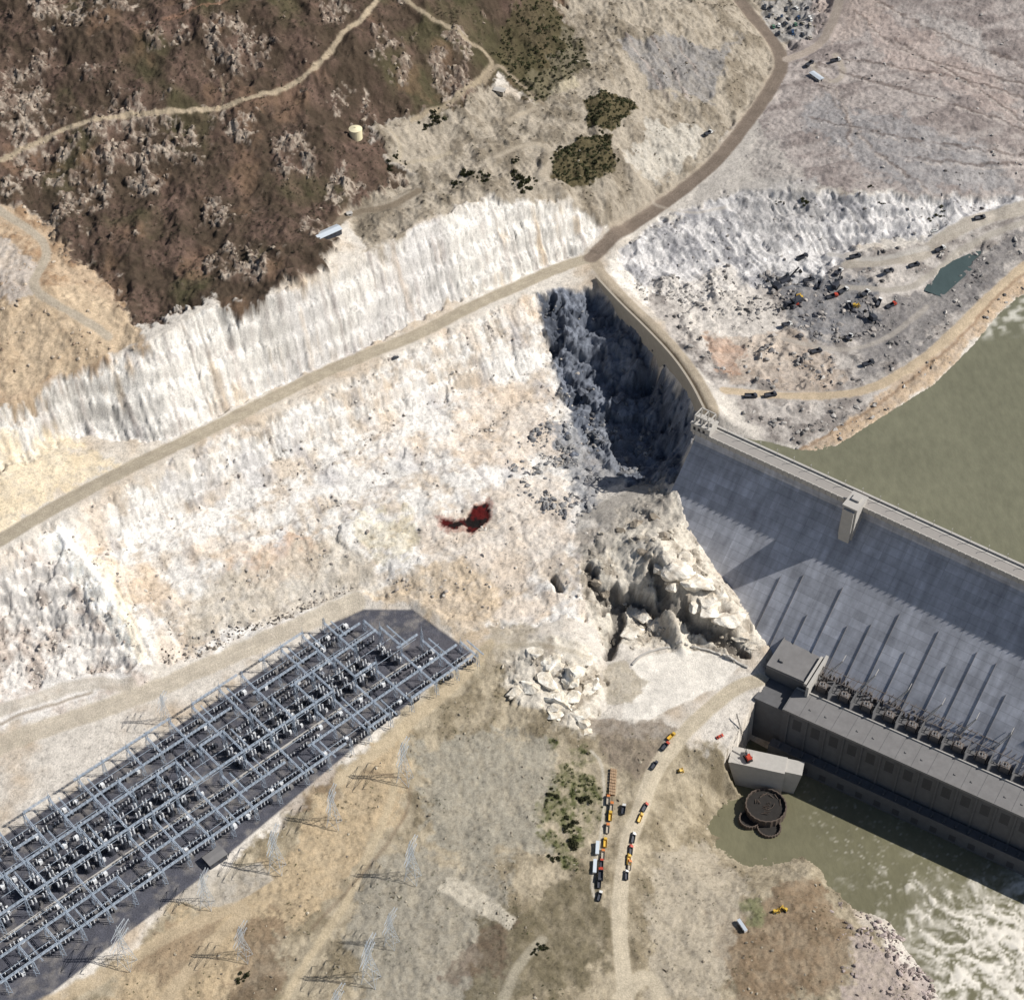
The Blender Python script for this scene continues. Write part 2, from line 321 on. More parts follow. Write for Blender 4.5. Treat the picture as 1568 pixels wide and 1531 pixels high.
Z_([(640,790),(850,720),(860,860),(760,900),(660,880)],C(226,212,196),.7,8,14)
Z_([(690,600),(850,590),(850,700),(700,690)],C(222,203,182),.6,8,14)
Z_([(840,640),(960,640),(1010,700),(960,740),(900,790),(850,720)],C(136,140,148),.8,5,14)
Z_([(880,790),(1000,735),(1040,760),(1030,830),(960,790),(920,860),(880,850)],C(166,160,152),.8,4,8)
Z_([(60,822),(100,802),(150,850),(235,1015),(205,1010)],C(252,248,240,.98),1,3,3)
Z_([(130,830),(165,860),(230,1000),(215,1010)],C(242,226,198,.95),.6,2,4)
Z_([(540,910),(700,850),(780,900),(740,990),(640,930)],C(210,190,162),.75,6,10)
Z_([(760,950),(830,960),(800,990),(740,1030)],C(180,168,148),.8,5,6)
Z_([(1000,440),(1110,400),(1180,470),(1200,560),(1100,560)],C(228,221,212),.8,6,10)
Z_([(930,395),(1000,440),(990,470),(945,430)],C(246,240,230,.95),.8,3,4)
Z_([(1085,520),(1200,500),(1290,560),(1250,600),(1120,590)],C(190,171,152),.6,6,12)
Z_([(1090,520),(1140,530),(1130,570),(1095,560)],C(184,140,112),.5,4,12)
Z_([(1180,410),(1330,430),(1350,490),(1240,520),(1180,470)],C(112,116,124),.7,6,18)
Z_([(1300,500),(1450,420),(1568,350),(1568,400),(1420,520),(1330,580)],C(130,127,127),.8,6,14)
Z_([(1225,690),(1300,640),(1400,565),(1470,505),(1530,440),(1600,385),(1600,420),(1530,480),(1430,590),(1350,645),(1270,695)],C(200,176,148),.85,3,4)
Z_([(1230,140),(1500,230),(1568,290),(1400,290),(1250,220)],C(164,163,164),.7,8,14)
Z_([(1300,20),(1480,60),(1568,160),(1568,200),(1400,120)],C(188,172,164),.7,8,14)
Z_([(1250,0),(1360,0),(1330,60),(1270,70)],C(196,180,170),.6,6,10)
Z_([(1400,20),(1500,40),(1530,110),(1440,80)],C(208,202,197),.6,6,10)
Z_([(1165,0),(1240,0),(1245,62),(1185,65)],C(176,174,172),.8,3,4)
Z_([(940,60),(1040,50),(1110,80),(1140,60),(1090,160),(1000,130)],C(148,146,146),.8,5,10)
Z_([(1000,190),(1090,200),(1060,250),(1000,270),(960,240)],C(210,205,195),.7,4,10)
Z_([(1150,270),(1230,270),(1260,330),(1180,380),(1120,330)],C(186,183,181),.7,6,14)
Z_([(1120,200),(1160,190),(1230,270),(1130,290),(1050,320),(1080,280)],C(190,184,177),.8,4,8)
Z_([(800,120),(860,100),(890,130),(820,160)],C(184,174,150),.8,3,5)
for p in([(895,150),(960,142),(980,170),(940,195),(905,190)],[(840,240),(880,210),(940,200),(940,262),(880,290),(845,275)]):
    m=zone(p,2,4);M.setdefault('scrub',np.zeros(X.size));M['scrub']=np.maximum(M['scrub'],m);paint(m,C(96,88,66))
m=zone([(770,30),(830,-10),(880,50),(900,100),(830,160),(790,120),(760,80)],3,8);paint(m,C(88,82,60),.75);M['scrub']=np.maximum(M['scrub'],m*.4)
Z_([(640,1150),(760,1110),(850,1130),(840,1300),(740,1330),(660,1280)],C(164,159,146),.85,6,12)
Z_([(600,1300),(760,1330),(800,1531),(560,1560),(540,1400)],C(158,153,141),.85,8,14)
g=zone([(840,1130),(885,1140),(915,1190),(905,1260),(880,1330),(838,1330),(828,1240)],5,12)*sst(n8+n20*.5,-.4,.2);paint(g,mixn(C(98,102,66),C(142,136,110),sst(n3+n8,-.2,.6)));M['green']=g
Z_([(740,1410),(900,1340),(925,1420),(900,1531),(720,1560)],C(112,104,84),.85,6,14)
Z_([(690,1440),(780,1420),(780,1500),(700,1500)],C(104,86,74),.6,6,16)
Z_([(280,1400),(450,1280),(560,1150),(640,1140),(600,1260),(450,1420),(330,1531),(100,1590)],C(192,172,142),.9,8,12)
Z_([(400,1400),(450,1400),(430,1510),(330,1560),(350,1480)],C(118,100,82),.7,6,16)
Z_([(230,1440),(340,1390),(300,1480),(200,1500)],C(128,108,90),.5,6,14)
Z_([(430,1180),(520,1150),(500,1230),(430,1250)],C(120,96,74),.5,4,10)
Z_([(1090,1400),(1250,1330),(1300,1420),(1280,1531),(1120,1531)],C(138,118,96),.8,6,12)
Z_([(1130,1380),(1160,1370),(1165,1420),(1140,1420)],C(126,128,96),.9,3,5)
Z_([(1300,1420),(1400,1480),(1420,1560),(1290,1560)],C(190,176,170),.8,4,12)
Z_([(1000,1300),(1080,1290),(1140,1350),(1100,1531),(990,1531)],C(186,176,159),.8,6,10)
Z_([(900,1100),(1010,1110),(1040,1130),(980,1190),(930,1170)],C(142,130,116),.9,4,6)
Z_([(690,1340),(720,1350),(790,1410),(780,1425),(670,1360)],C(200,192,176),.9,1.6,2)
Z_([(290,1340),(400,1320),(420,1345),(350,1390),(270,1380)],C(182,175,164),.95,1.4,.5)
terr=zone([(968,1018),(1000,1000),(1050,992),(1095,998),(1130,1018),(1105,1050),(1060,1070),(990,1105),(950,1100),(955,1075),(985,1060)],1.4,1.5)
paint(terr,C(238,232,222));M['terr']=terr
Z_([(920,1020),(960,1010),(990,1045),(965,1080),(925,1080)],C(188,178,160),.9,2,5)
hole=zone([(676,793),(706,792),(722,770),(742,768),(748,790),(728,812),(705,803),(680,806)],.8,5)
paint(zone([(670,788),(706,786),(720,764),(748,762),(754,792),(730,818),(704,810),(676,812)],3,8),C(160,92,74),.5)
paint(hole,mixn(C(92,22,18),C(38,14,14),sst(n8+n3,-.2,.2)))
pond=zone([(1422,440),(1440,410),(1480,382),(1508,366),(1500,392),(1478,415),(1440,448)],1.5,2)
slot=np.zeros(X.size)
for l,hw in(([(903,868),(912,895),(925,918)],3.5),([(1003,862),(1012,900),(1015,925),(1060,950),(1100,970),(1140,1000)],4),([(935,905),(950,950),(940,975),(932,1000)],4),([(965,905),(990,925),(1010,935)],2.6),([(925,935),(960,925)],2.6),([(845,885),(858,900)],2.5)):
    m,_=road(l,hw,1.5,4);slot=np.maximum(slot,m)
paint(slot,C(96,92,88),.8)
paint(M['yard'],mixn(C(92,93,102),C(134,130,128),sst(n8+n3*.5+n20*.4,-.2,.8)))
Z_([(640,960),(700,985),(720,1000),(640,1060),(600,1040)],C(100,99,106),.9,2,1)
FLAT=np.maximum(M['yard'],terr)
def rd(pl,hw,c,a=1,soft=1.2,warp=1.5,flat=1,world=False):
    global FLAT
    m,d=road(pl,hw,soft,warp,world);paint(m,mixn(c,c*.84,sst(n3+n8*.6,-.3,.5)),a)
    if hw>3.3 and flat:
        for o_ in(hw*.28,hw*.62): paint(m*np.exp(-((d-o_)/.7)**2)*(n8>-.6),c*.8,.5*a)
    if flat: FLAT=np.maximum(FLAT,(1-sst(d,hw,hw+5))*flat)
    return d
W=lambda l:[P(*p)[:2] for p in l]
dc=rd(W(crest),6.2,C(190,179,160),1,1.2,1,1,True)
rd(W(curve),5,C(186,173,154),1,1,.5,1,True)
rd(W(haul),6.5,C(140,127,115),1,1.2,1,1,True)
m,_=road(off(haul,7.5),1,.8,1,True);paint(m,C(182,169,152),.6)
rd(W(midroad)[2:],3.6,C(194,182,164),1)
rd([(505,362),(530,325),(600,318),(640,292)],3,C(138,126,110))
rd([(0,248),(40,225),(90,200),(150,182),(230,172),(330,168),(400,150),(460,125),(500,90),(520,60),(555,30),(580,0),(590,-60)],2.0,C(190,174,150),1,1,2,.5)
rd([(330,168),(345,145),(340,120)],1.2,C(170,152,128),.6,1,2,.3)
rd([(600,-20),(650,20),(700,50),(760,90),(740,120),(700,150),(630,185)],1.8,C(172,158,136),.95,1,2,.5)
rd([(740,125),(760,95),(790,120),(830,160)],1.8,C(164,150,130),.9,1,2,.5)
rd([(250,30),(320,12),(400,-10)],1.3,C(168,132,110),.6,1,3,.3)
rd([(590,190),(620,225),(600,250),(660,245),(690,235)],1.6,C(184,172,152),.7,1,2,.4)
rd([(-60,1175),(0,1140),(100,1105),(200,1072),(300,1028),(420,975),(545,922)],7.5,C(210,199,181),.9)
rd([(-60,1128),(0,1108),(60,1085),(140,1060)],1.2,C(160,146,128),.8)
rd([(-60,1105),(60,1070),(120,1045),(200,1050)],5,C(200,190,174),.6)
rd([(820,165),(780,185)],2,C(180,168,150))
rd([(760,240),(820,215),(850,235),(830,270)],2.2,C(188,176,158),.9)
rd([(1205,92),(1250,75),(1275,40),(1290,-20)],4.5,C(188,175,163),1)
rd([(1240,95),(1270,130),(1295,115),(1280,85)],3,C(192,181,168),.9)
rd([(1568,318),(1500,335),(1440,365),(1400,400),(1300,405)],6,C(190,181,168),.9)
rd([(1600,330),(1480,372),(1430,420),(1380,450),(1270,440)],3,C(180,173,162),.8)
rd([(1270,390),(1350,400),(1420,380)],3,C(198,193,186),.8)
rd([(1200,520),(1290,540),(1360,520),(1420,470)],2.5,C(190,182,172),.7)
rd([(1110,598),(1160,603),(1250,608),(1330,600),(1400,560),(1450,520),(1520,450),(1600,380),(1700,310)],4.2,C(210,191,164),1)
m,_=road([(1225,690),(1300,650),(1400,580),(1470,520),(1530,450),(1600,395)],1.2,1.0,2);paint(m,C(150,126,104),.7)
rd([(750,985),(700,1045),(640,1095),(560,1165),(520,1195)],4,C(200,184,157),.9)
rd([(620,1110),(600,1230),(560,1320),(520,1400),(470,1470),(420,1560)],2.5,C(202,186,158),.8)
rd([(560,1180),(640,1200),(600,1290),(480,1420)],1.2,C(120,102,84),.5)
rd([(0,1531+40),(150,1500),(260,1430),(400,1370),(300,1470),(230,1560)],4,C(200,182,154),.75)
rd([(1165,1040),(1125,1052),(1080,1090),(1040,1130),(1000,1180),(980,1240),(957,1300),(947,1400),(950,1450),(960,1540),(960,1600)],5.2,C(208,196,174),1,1,.8)
rd([(905,1150),(925,1170),(925,1260),(905,1350),(910,1372)],1.0,C(214,206,190),.9,.8,.3)
rd([(950,1530),(985,1490),(1010,1510),(1010,1560)],5,C(206,194,172),.9)
rd([(770,1531),(790,1480),(830,1440)],3,C(176,168,150),.8)
rd([(740,990),(800,985),(900,1010)],2,C(180,168,146),.5)
rd([(1000,310),(1050,330),(1110,318)],1.5,C(200,190,176),.5)
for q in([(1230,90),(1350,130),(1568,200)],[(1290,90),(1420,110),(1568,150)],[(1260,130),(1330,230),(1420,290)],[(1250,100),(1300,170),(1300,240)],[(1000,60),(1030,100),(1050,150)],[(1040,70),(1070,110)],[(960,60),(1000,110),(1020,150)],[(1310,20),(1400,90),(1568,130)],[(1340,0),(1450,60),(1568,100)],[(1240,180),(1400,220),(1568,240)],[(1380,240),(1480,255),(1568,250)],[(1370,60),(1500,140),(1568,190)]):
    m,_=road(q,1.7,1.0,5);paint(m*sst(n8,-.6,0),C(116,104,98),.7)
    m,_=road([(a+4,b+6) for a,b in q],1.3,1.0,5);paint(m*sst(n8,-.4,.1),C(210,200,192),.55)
# ------------------------------------------------------------------ relief
ROCK=np.clip(M['ucliff']*.28+M['lslope']*.34+M['pit']*.9+M['crag']*.55+M['farrock']*.4+M['left']*.3,0,1.2)
NF=1-np.clip(FLAT,0,1)
edge=lambda e:1-sst(e,.0,.14)
Zr=Z0.copy()
rel=cA*3.0+cB*1.8+cC*1.0+rg20*2.6+rg6*1.2+n3*.9-edge(eA)*.5
Zr+=ROCK*NF*rel*(.7+.45*np.clip(SL,0,1.2))
Zr+=M['pit']*NF*(cA*3)
Zr+=M['ucliff']*NF*(rib*1.0+rib2*.85+cB*.5-grv*1.3)
Zr+=M['lslope']*NF*(rib*1.0+rib2*.6-grv*.9)*sst(SL,.3,.9)
Zr+=M['farrock']*NF*(rib*1.0+rib2*.6+rg20*1.5-grv)
def bench(h,o,s):  # blasted lifts: flats separated by short steep steps
    f=(Z0+s*n20*3+s*n60*4)/h+o;f=f-np.floor(f);return h*(sst(f,.55,1.0)-f)
Zr+=M['lslope']*NF*bench(10.5,.3,.6)*.55*sst(n60+n20*.3,-.45,.1)
Zr+=M['farrock']*NF*bench(6,.1,.4)*.7
Zr+=M['ucliff']*NF*bench(19,.2,.3)*.45
bl=np.abs(((Z0+.6*n20*3+.6*n60*4)/10.5+.3+.45)%1-.5)  # ledge rubble line tone
led=sst(bl,.40,.5)*M['lslope']*NF*sst(n60+n20*.3,-.3,.2)*sst(n8,-.3,.2)
Zr-=slot*7
Zr+=M['hill']*NF*(n60*11+rg20*3.5+n8*1.8+n3*.8)
Zr+=outc*NF*(.8+cB*2.0+cC*1.8)
Zr+=M['tanhill']*NF*(n20*2.8+n8*1.4+n3*.6)
Zr+=(M['topmid']*1.5+M['topright']*.9+M['lower']*.9+M['bench']*.8)*NF*(n20*1.8+n8*1.1+n3*.5+cC*.35)
Zr+=M['topmid']*NF*rg20*3+M['topright']*NF*(ts*1.6)+M['bench']*NF*sst(rg20,-.1,.5)*sst(n60,-.1,.3)*3
Zr+=(1-FLAT*.8)*(n1*.28)
Zr-=hole*.8
Zr-=pond*2.0
k=1-sst(dc,6.5,9);Zr=Zr*(1-k)+140*k
s_,t_=st(X,Y);sp_,tp_=ps_(X,Y)
fz=np.where(t_>0,128-t_/KF,140)-4.0
fs=np.array([st(p[0],p[1]) for p in fl]);o=np.argsort(fs[:,1]);cont=np.interp(t_,fs[o,1],fs[o,0]);tl_=fs[:,1].max()
ind=(t_>-7)&(s_>7)&(t_<175)&(s_>cont+3)&((t_<tl_)|(sp_>sxL+4))&~((t_<fs[:,1].min())&(s_<=3))
Zr=np.where(ind,np.minimum(Zr,fz),Zr)
cut=((sp_>3)&(tp_>-11)&(tp_<60))|((sp_>sxL+4)&(tp_>syF+3)&(tp_<60))
Zr=np.where(cut,np.minimum(Zr,-4),Zr)
crk=sst(fbm(AL*1.3,AC*.6,9,4,160,.6,True),.5,.75)*np.clip(M['ucliff']+M['lslope']+M['farrock']+M['left'],0,1)*NF
COL*=(1-.36*crk)[:,None]
COL*=(1-.22*led)[:,None]
COL*=(1-.28*grv*np.clip(M['ucliff']+M['lslope']*sst(SL,.4,.9)+M['farrock'],0,1)*NF)[:,None]
COL*= (1-.25*(ROCK*NF*edge(eB)*.6+ROCK*NF*edge(eC)*.3)[:,None])
COL*= (1+.12*(ROCK*(iB-.5)*2)[:,None]+.08*(ROCK*(iC-.5)*2)[:,None]+.12*n3[:,None]+.11*n1[:,None])
sp=sst(fbm(X,Y,1.7,2,77),.35,.55)*(1-FLAT)*(1-M['hill']);COL*=(1-.28*sp)[:,None]
COL=np.clip(COL,0.01,.9)
def mesh_np(name,V,Fq,smooth=True):
    me=bpy.data.meshes.new(name);me.vertices.add(len(V));me.vertices.foreach_set('co',np.asarray(V,np.float32).ravel())
    n=len(Fq);k=Fq.shape[1];me.loops.add(n*k);me.loops.foreach_set('vertex_index',Fq.astype(np.int32).ravel())
    me.polygons.add(n);me.polygons.foreach_set('loop_start',np.arange(0,n*k,k,dtype=np.int32));me.polygons.foreach_set('loop_total',np.full(n,k,np.int32))
    me.polygons.foreach_set('use_smooth',np.full(n,smooth,bool));me.update(calc_edges=True);return me
def setcol(me,CL):
    a=me.color_attributes.new('Col','FLOAT_COLOR','POINT');q=np.ones((len(CL),4),np.float32);q[:,:3]=CL;a.data.foreach_set('color',q.ravel())
def gridfaces(nx,ny):
    i=np.arange(nx*ny).reshape(ny,nx);return np.stack([i[:-1,:-1],i[:-1,1:],i[1:,1:],i[1:,:-1]],-1).reshape(-1,4)
# ------------------------------------------------------------------ materials
def newmat(name):
    m=bpy.data.materials.new(name);m.use_nodes=True;return m,m.node_tree.nodes,m.node_tree.links,m.node_tree.nodes['Principled BSDF']
def mat_terrain(name,s1=.9,bump=.7,rough=.95,var=.26):
    m,N,L,b=newmat(name);b.inputs['Roughness'].default_value=rough;b.inputs['Specular IOR Level'].default_value=.15
    a=N.new('ShaderNodeVertexColor');a.layer_name='Col'
    g=N.new('ShaderNodeNewGeometry')
    n=N.new('ShaderNodeTexNoise');n.inputs['Scale'].default_value=s1;n.inputs['Detail'].default_value=6;n.inputs['Roughness'].default_value=.7
    n2=N.new('ShaderNodeTexNoise');n2.inputs['Scale'].default_value=.12;n2.inputs['Detail'].default_value=5
    L.new(g.outputs['Position'],n.inputs['Vector']);L.new(g.outputs['Position'],n2.inputs['Vector'])
    r=N.new('ShaderNodeMapRange');r.inputs[1].default_value=.3;r.inputs[2].default_value=.7;r.inputs[3].default_value=1-var;r.inputs[4].default_value=1+var*.7
    L.new(n.outputs[0],r.inputs[0])
    r2=N.new('ShaderNodeMapRange');r2.inputs[1].default_value=.3;r2.inputs[2].default_value=.7;r2.inputs[3].default_value=.88;r2.inputs[4].default_value=1.12
    L.new(n2.outputs[0],r2.inputs[0])
    mu=N.new('ShaderNodeMath');mu.operation='MULTIPLY';L.new(r.outputs[0],mu.inputs[0]);L.new(r2.outputs[0],mu.inputs[1])
    v=N.new('ShaderNodeVectorMath');v.operation='SCALE';L.new(a.outputs[0],v.inputs[0]);L.new(mu.outputs[0],v.inputs['Scale'])
    L.new(v.outputs[0],b.inputs['Base Color'])
    bp=N.new('ShaderNodeBump');bp.inputs['Strength'].default_value=bump;bp.inputs['Distance'].default_value=.8;L.new(n.outputs[0],bp.inputs['Height']);L.new(bp.outputs[0],b.inputs['Normal'])
    return m
def mat_s(name,c,rough=.8,metal=0,var=.2,sc=.6,spec=.3):
    m,N,L,b=newmat(name);b.inputs['Roughness'].default_value=rough;b.inputs['Metallic'].default_value=metal;b.inputs['Specular IOR Level'].default_value=spec
    g=N.new('ShaderNodeTexCoord');n=N.new('ShaderNodeTexNoise');n.inputs['Scale'].default_value=sc;n.inputs['Detail'].default_value=6;n.inputs['Roughness'].default_value=.65
    L.new(g.outputs['Object'],n.inputs['Vector'])
    r=N.new('ShaderNodeMix');r.data_type='RGBA';r.inputs[6].default_value=(*[x*(1-var) for x in c],1);r.inputs[7].default_value=(*[min(.9,x*(1+var)) for x in c],1)
    L.new(n.outputs[0],r.inputs[0]);L.new(r.outputs[2],b.inputs['Base Color']);return m
tm=mat_terrain("rock_and_soil")
Vt=np.stack([X,Y,Zr],1)
me=mesh_np("terrain",Vt,gridfaces(NX,NY));setcol(me,COL);me.materials.append(tm)
to=bpy.data.objects.new("terrain",me);col.objects.link(to)
HF=Zr.reshape(NY,NX)[iy0:iy0+nyc,ix0:ix0+nxc]
def hz(x,y): return samp(HF,np.asarray(x,float),np.asarray(y,float),-492,-440,1.0)
# ------------------------------------------------------------------ water
def mat_water(name):
    m,N,L,b=newmat(name);b.inputs['Roughness'].default_value=.28;b.inputs['Specular IOR Level'].default_value=.3
    a=N.new('ShaderNodeVertexColor');a.layer_name='Col'
    g=N.new('ShaderNodeNewGeometry');mp=N.new('ShaderNodeMapping');mp.inputs['Rotation'].default_value=(0,0,.6);mp.inputs['Scale'].default_value=(1,.45,1)
    n=N.new('ShaderNodeTexNoise');n.inputs['Scale'].default_value=.22;n.inputs['Detail'].default_value=7;n.inputs['Roughness'].default_value=.65
    L.new(g.outputs['Position'],mp.inputs[0]);L.new(mp.outputs[0],n.inputs['Vector'])
    r=N.new('ShaderNodeMapRange');r.inputs[1].default_value=.3;r.inputs[2].default_value=.7;r.inputs[3].default_value=.88;r.inputs[4].default_value=1.12;L.new(n.outputs[0],r.inputs[0])
    v=N.new('ShaderNodeVectorMath');v.operation='SCALE';L.new(a.outputs[0],v.inputs[0]);L.new(r.outputs[0],v.inputs['Scale']);L.new(v.outputs[0],b.inputs['Base Color'])
    bp=N.new('ShaderNodeBump');bp.inputs['Strength'].default_value=.3;bp.inputs['Distance'].default_value=.6;L.new(n.outputs[0],bp.inputs['Height']);L.new(bp.outputs[0],b.inputs['Normal'])
    return m
wm=mat_water("river_water")
def pz(l,z=0): return [P(u,v,z)[:2] for u,v in l]
wx=np.arange(60,900,1.5);wy=np.arange(-700,40,1.5);WX,WY=np.meshgrid(wx,wy);WX=WX.ravel();WY=WY.ravel()
q1=fbm(WX,WY,30,4,201);q2=fbm(WX,WY,30,4,202);a_=WX*.8-WY*.6+q1*12;b_=WX*.6+WY*.8+q2*12
q3=fbm(a_,b_*1.7,12,5,203,.62);q4=fbm(a_,b_*1.6,5,4,207,.6,True)
wc=np.tile(C(120,117,94),(WX.size,1))*(1+.15*q1[:,None])
f1=zone_w(WX+q1*16,WY+q2*16,pz([(1310,1370),(1400,1340),(1568,1340),(1750,1380),(1800,1650),(1450,1650),(1390,1450)]),28)
f2=zone_w(WX+q1*16,WY+q2*16,pz([(1400,1450),(1450,1380),(1568,1350),(1700,1380),(1800,1700),(1450,1700)]),24)
foam=np.clip(f1*sst(q3+q4*.3,.1,.6)*.7+f2*sst(q3+q4*.5,-.6,.25),0,1)
f3=zone_w(WX,WY,pz([(1200,1190),(1568,1330),(1568,1400),(1300,1340)]),10)*sst(q4,.35,.8)*.35
foam=np.clip(foam+f3,0,1)[:,None];wc=wc*(1-foam)+C(242,236,224)[None,:]*foam
me=mesh_np("river_water",np.stack([WX,WY,(q3*1.3+q4*.4)*foam[:,0]],1),gridfaces(len(wx),len(wy)));setcol(me,wc);me.materials.append(wm)
col.objects.link(bpy.data.objects.new("river_water",me))
LZ=126.0
def dl(s,t): return (Ow[0]+dv[0]*s+nv[0]*t,Ow[1]+dv[1]*s+nv[1]*t)
lx=np.arange(130,900,3.0);ly=np.arange(-260,420,3.0);LX,LY=np.meshgrid(lx,ly);LX=LX.ravel();LY=LY.ravel()
lp=[dl(14,-6)]+[P(u,v,LZ)[:2] for u,v in[(1128,652),(1180,670),(1225,672),(1270,668),(1340,620),(1420,570),(1485,510),(1525,462),(1590,405),(1740,315)]]+[(1400,420),(1400,-600),dl(900,-6)]
inside=zone_w(LX,LY,lp,.5)>.5
q5=fbm(LX,LY,40,4,301);q6=fbm(LX,LY,6,4,302)
lc=np.tile(C(124,123,103),(LX.size,1))*(1+.10*q5[:,None]+.05*q6[:,None])
lf=zone_w(LX+q5*10,LY+q5*10,pz([(1500,490),(1540,460),(1640,420),(1640,470),(1550,515),(1505,515)],LZ),6)*sst(q6,-.1,.4)*.8
lc=lc*(1-lf[:,None])+C(225,222,210)[None,:]*lf[:,None]
gf=gridfaces(len(lx),len(ly));gf=gf[inside[gf].all(1)]
me=mesh_np("reservoir_water",np.stack([LX,LY,np.full(LX.size,LZ)],1),gf);setcol(me,lc);me.materials.append(wm)
col.objects.link(bpy.data.objects.new("reservoir_water",me))
pp=[ground(u,v) for u,v in[(1415,445),(1435,405),(1480,376),(1515,362),(1505,396),(1482,420),(1442,455)]]
pzl=float(np.median(hz([p[0] for p in pp],[p[1] for p in pp])))-1.0
me=bpy.data.meshes.new("pond_water");me.from_pydata([(p[0],p[1],pzl) for p in pp],[],[list(range(len(pp)))]);setcol(me,np.tile(C(78,92,92),(len(pp),1)));me.materials.append(wm)
col.objects.link(bpy.data.objects.new("pond_water",me))
# ------------------------------------------------------------------ mesh builder
import bmesh
class MB:
    def __init__(s): s.v=[];s.f=[];s.m=[]
    def add(s,V,Fc,mi=0):
        o=len(s.v);s.v+= [tuple(p) for p in V];s.f+= [tuple(i+o for i in f) for f in Fc];s.m+=[mi]*len(Fc)
    def box(s,x0,x1,y0,y1,z0,z1,mi=0,taper=0):
        t=taper
        V=[(x0,y0,z0),(x1,y0,z0),(x1,y1,z0),(x0,y1,z0),(x0+t,y0+t,z1),(x1-t,y0+t,z1),(x1-t,y1-t,z1),(x0+t,y1-t,z1)]
        s.add(V,[(0,3,2,1),(4,5,6,7),(0,1,5,4),(1,2,6,5),(2,3,7,6),(3,0,4,7)],mi)
    def bar(s,p,q,w,mi=0,w2=None):
        p=Vector(p);q=Vector(q);d=(q-p)
        if d.length<1e-6:return
        d.normalize();a=d.cross(Vector((0,0,1)));a=a.normalized() if a.length>1e-3 else Vector((1,0,0));b=d.cross(a)
        V=[]
        for c,ww in((p,w),(q,w2 or w)):
            for i,j in((-1,-1),(1,-1),(1,1),(-1,1)): V.append(c+a*i*ww/2+b*j*ww/2)
        s.add(V,[(0,3,2,1),(4,5,6,7),(0,1,5,4),(1,2,6,5),(2,3,7,6),(3,0,4,7)],mi)
    def cyl(s,x,y,z0,z1,r,mi=0,n=12,r2=None,axis='z'):
        r2=r if r2 is None else r2;V=[]
        for zz_,rr in((z0,r),(z1,r2)):
            for i in range(n):
                a=2*math.pi*i/n;c,sn=math.cos(a)*rr,math.sin(a)*rr
                V.append((x+c,y+sn,zz_) if axis=='z' else ((x+c,zz_,y+sn) if axis=='y' else (zz_,x+c,y+sn)))
        s.add(V,[(i,(i+1)%n,n+(i+1)%n,n+i) for i in range(n)]+[tuple(range(n))[::-1],tuple(range(n,2*n))],mi)
    def prism(s,prof,y0,y1,mi=0):
        n=len(prof);V=[(x,y0,z) for x,z in prof]+[(x,y1,z) for x,z in prof]
        s.add(V,[(i,(i+1)%n,n+(i+1)%n,n+i)for i in range(n)]+[tuple(range(n))[::-1],tuple(range(n,2*n))],mi)
    def mesh(s,name,mats):
        me=bpy.data.meshes.new(name);me.from_pydata(s.v,[],s.f)
        for m in mats:me.materials.append(m)
        me.polygons.foreach_set('material_index',s.m);me.update()
        bm=bmesh.new();bm.from_mesh(me);bmesh.ops.recalc_face_normals(bm,faces=bm.faces);bm.to_mesh(me);bm.free()
        return me
def obj(name,me,loc=(0,0,0),rz=0,parent=None,sc=1):
    o=bpy.data.objects.new(name,me);o.location=loc;o.rotation_euler=(0,0,rz);o.scale=(sc,sc,sc);col.objects.link(o)
    if parent:o.parent=parent
    return o
def empty(name,loc,rz=0):
    e=bpy.data.objects.new(name,None);e.empty_display_size=5;e.location=loc;e.rotation_euler=(0,0,rz);col.objects.link(e);return e
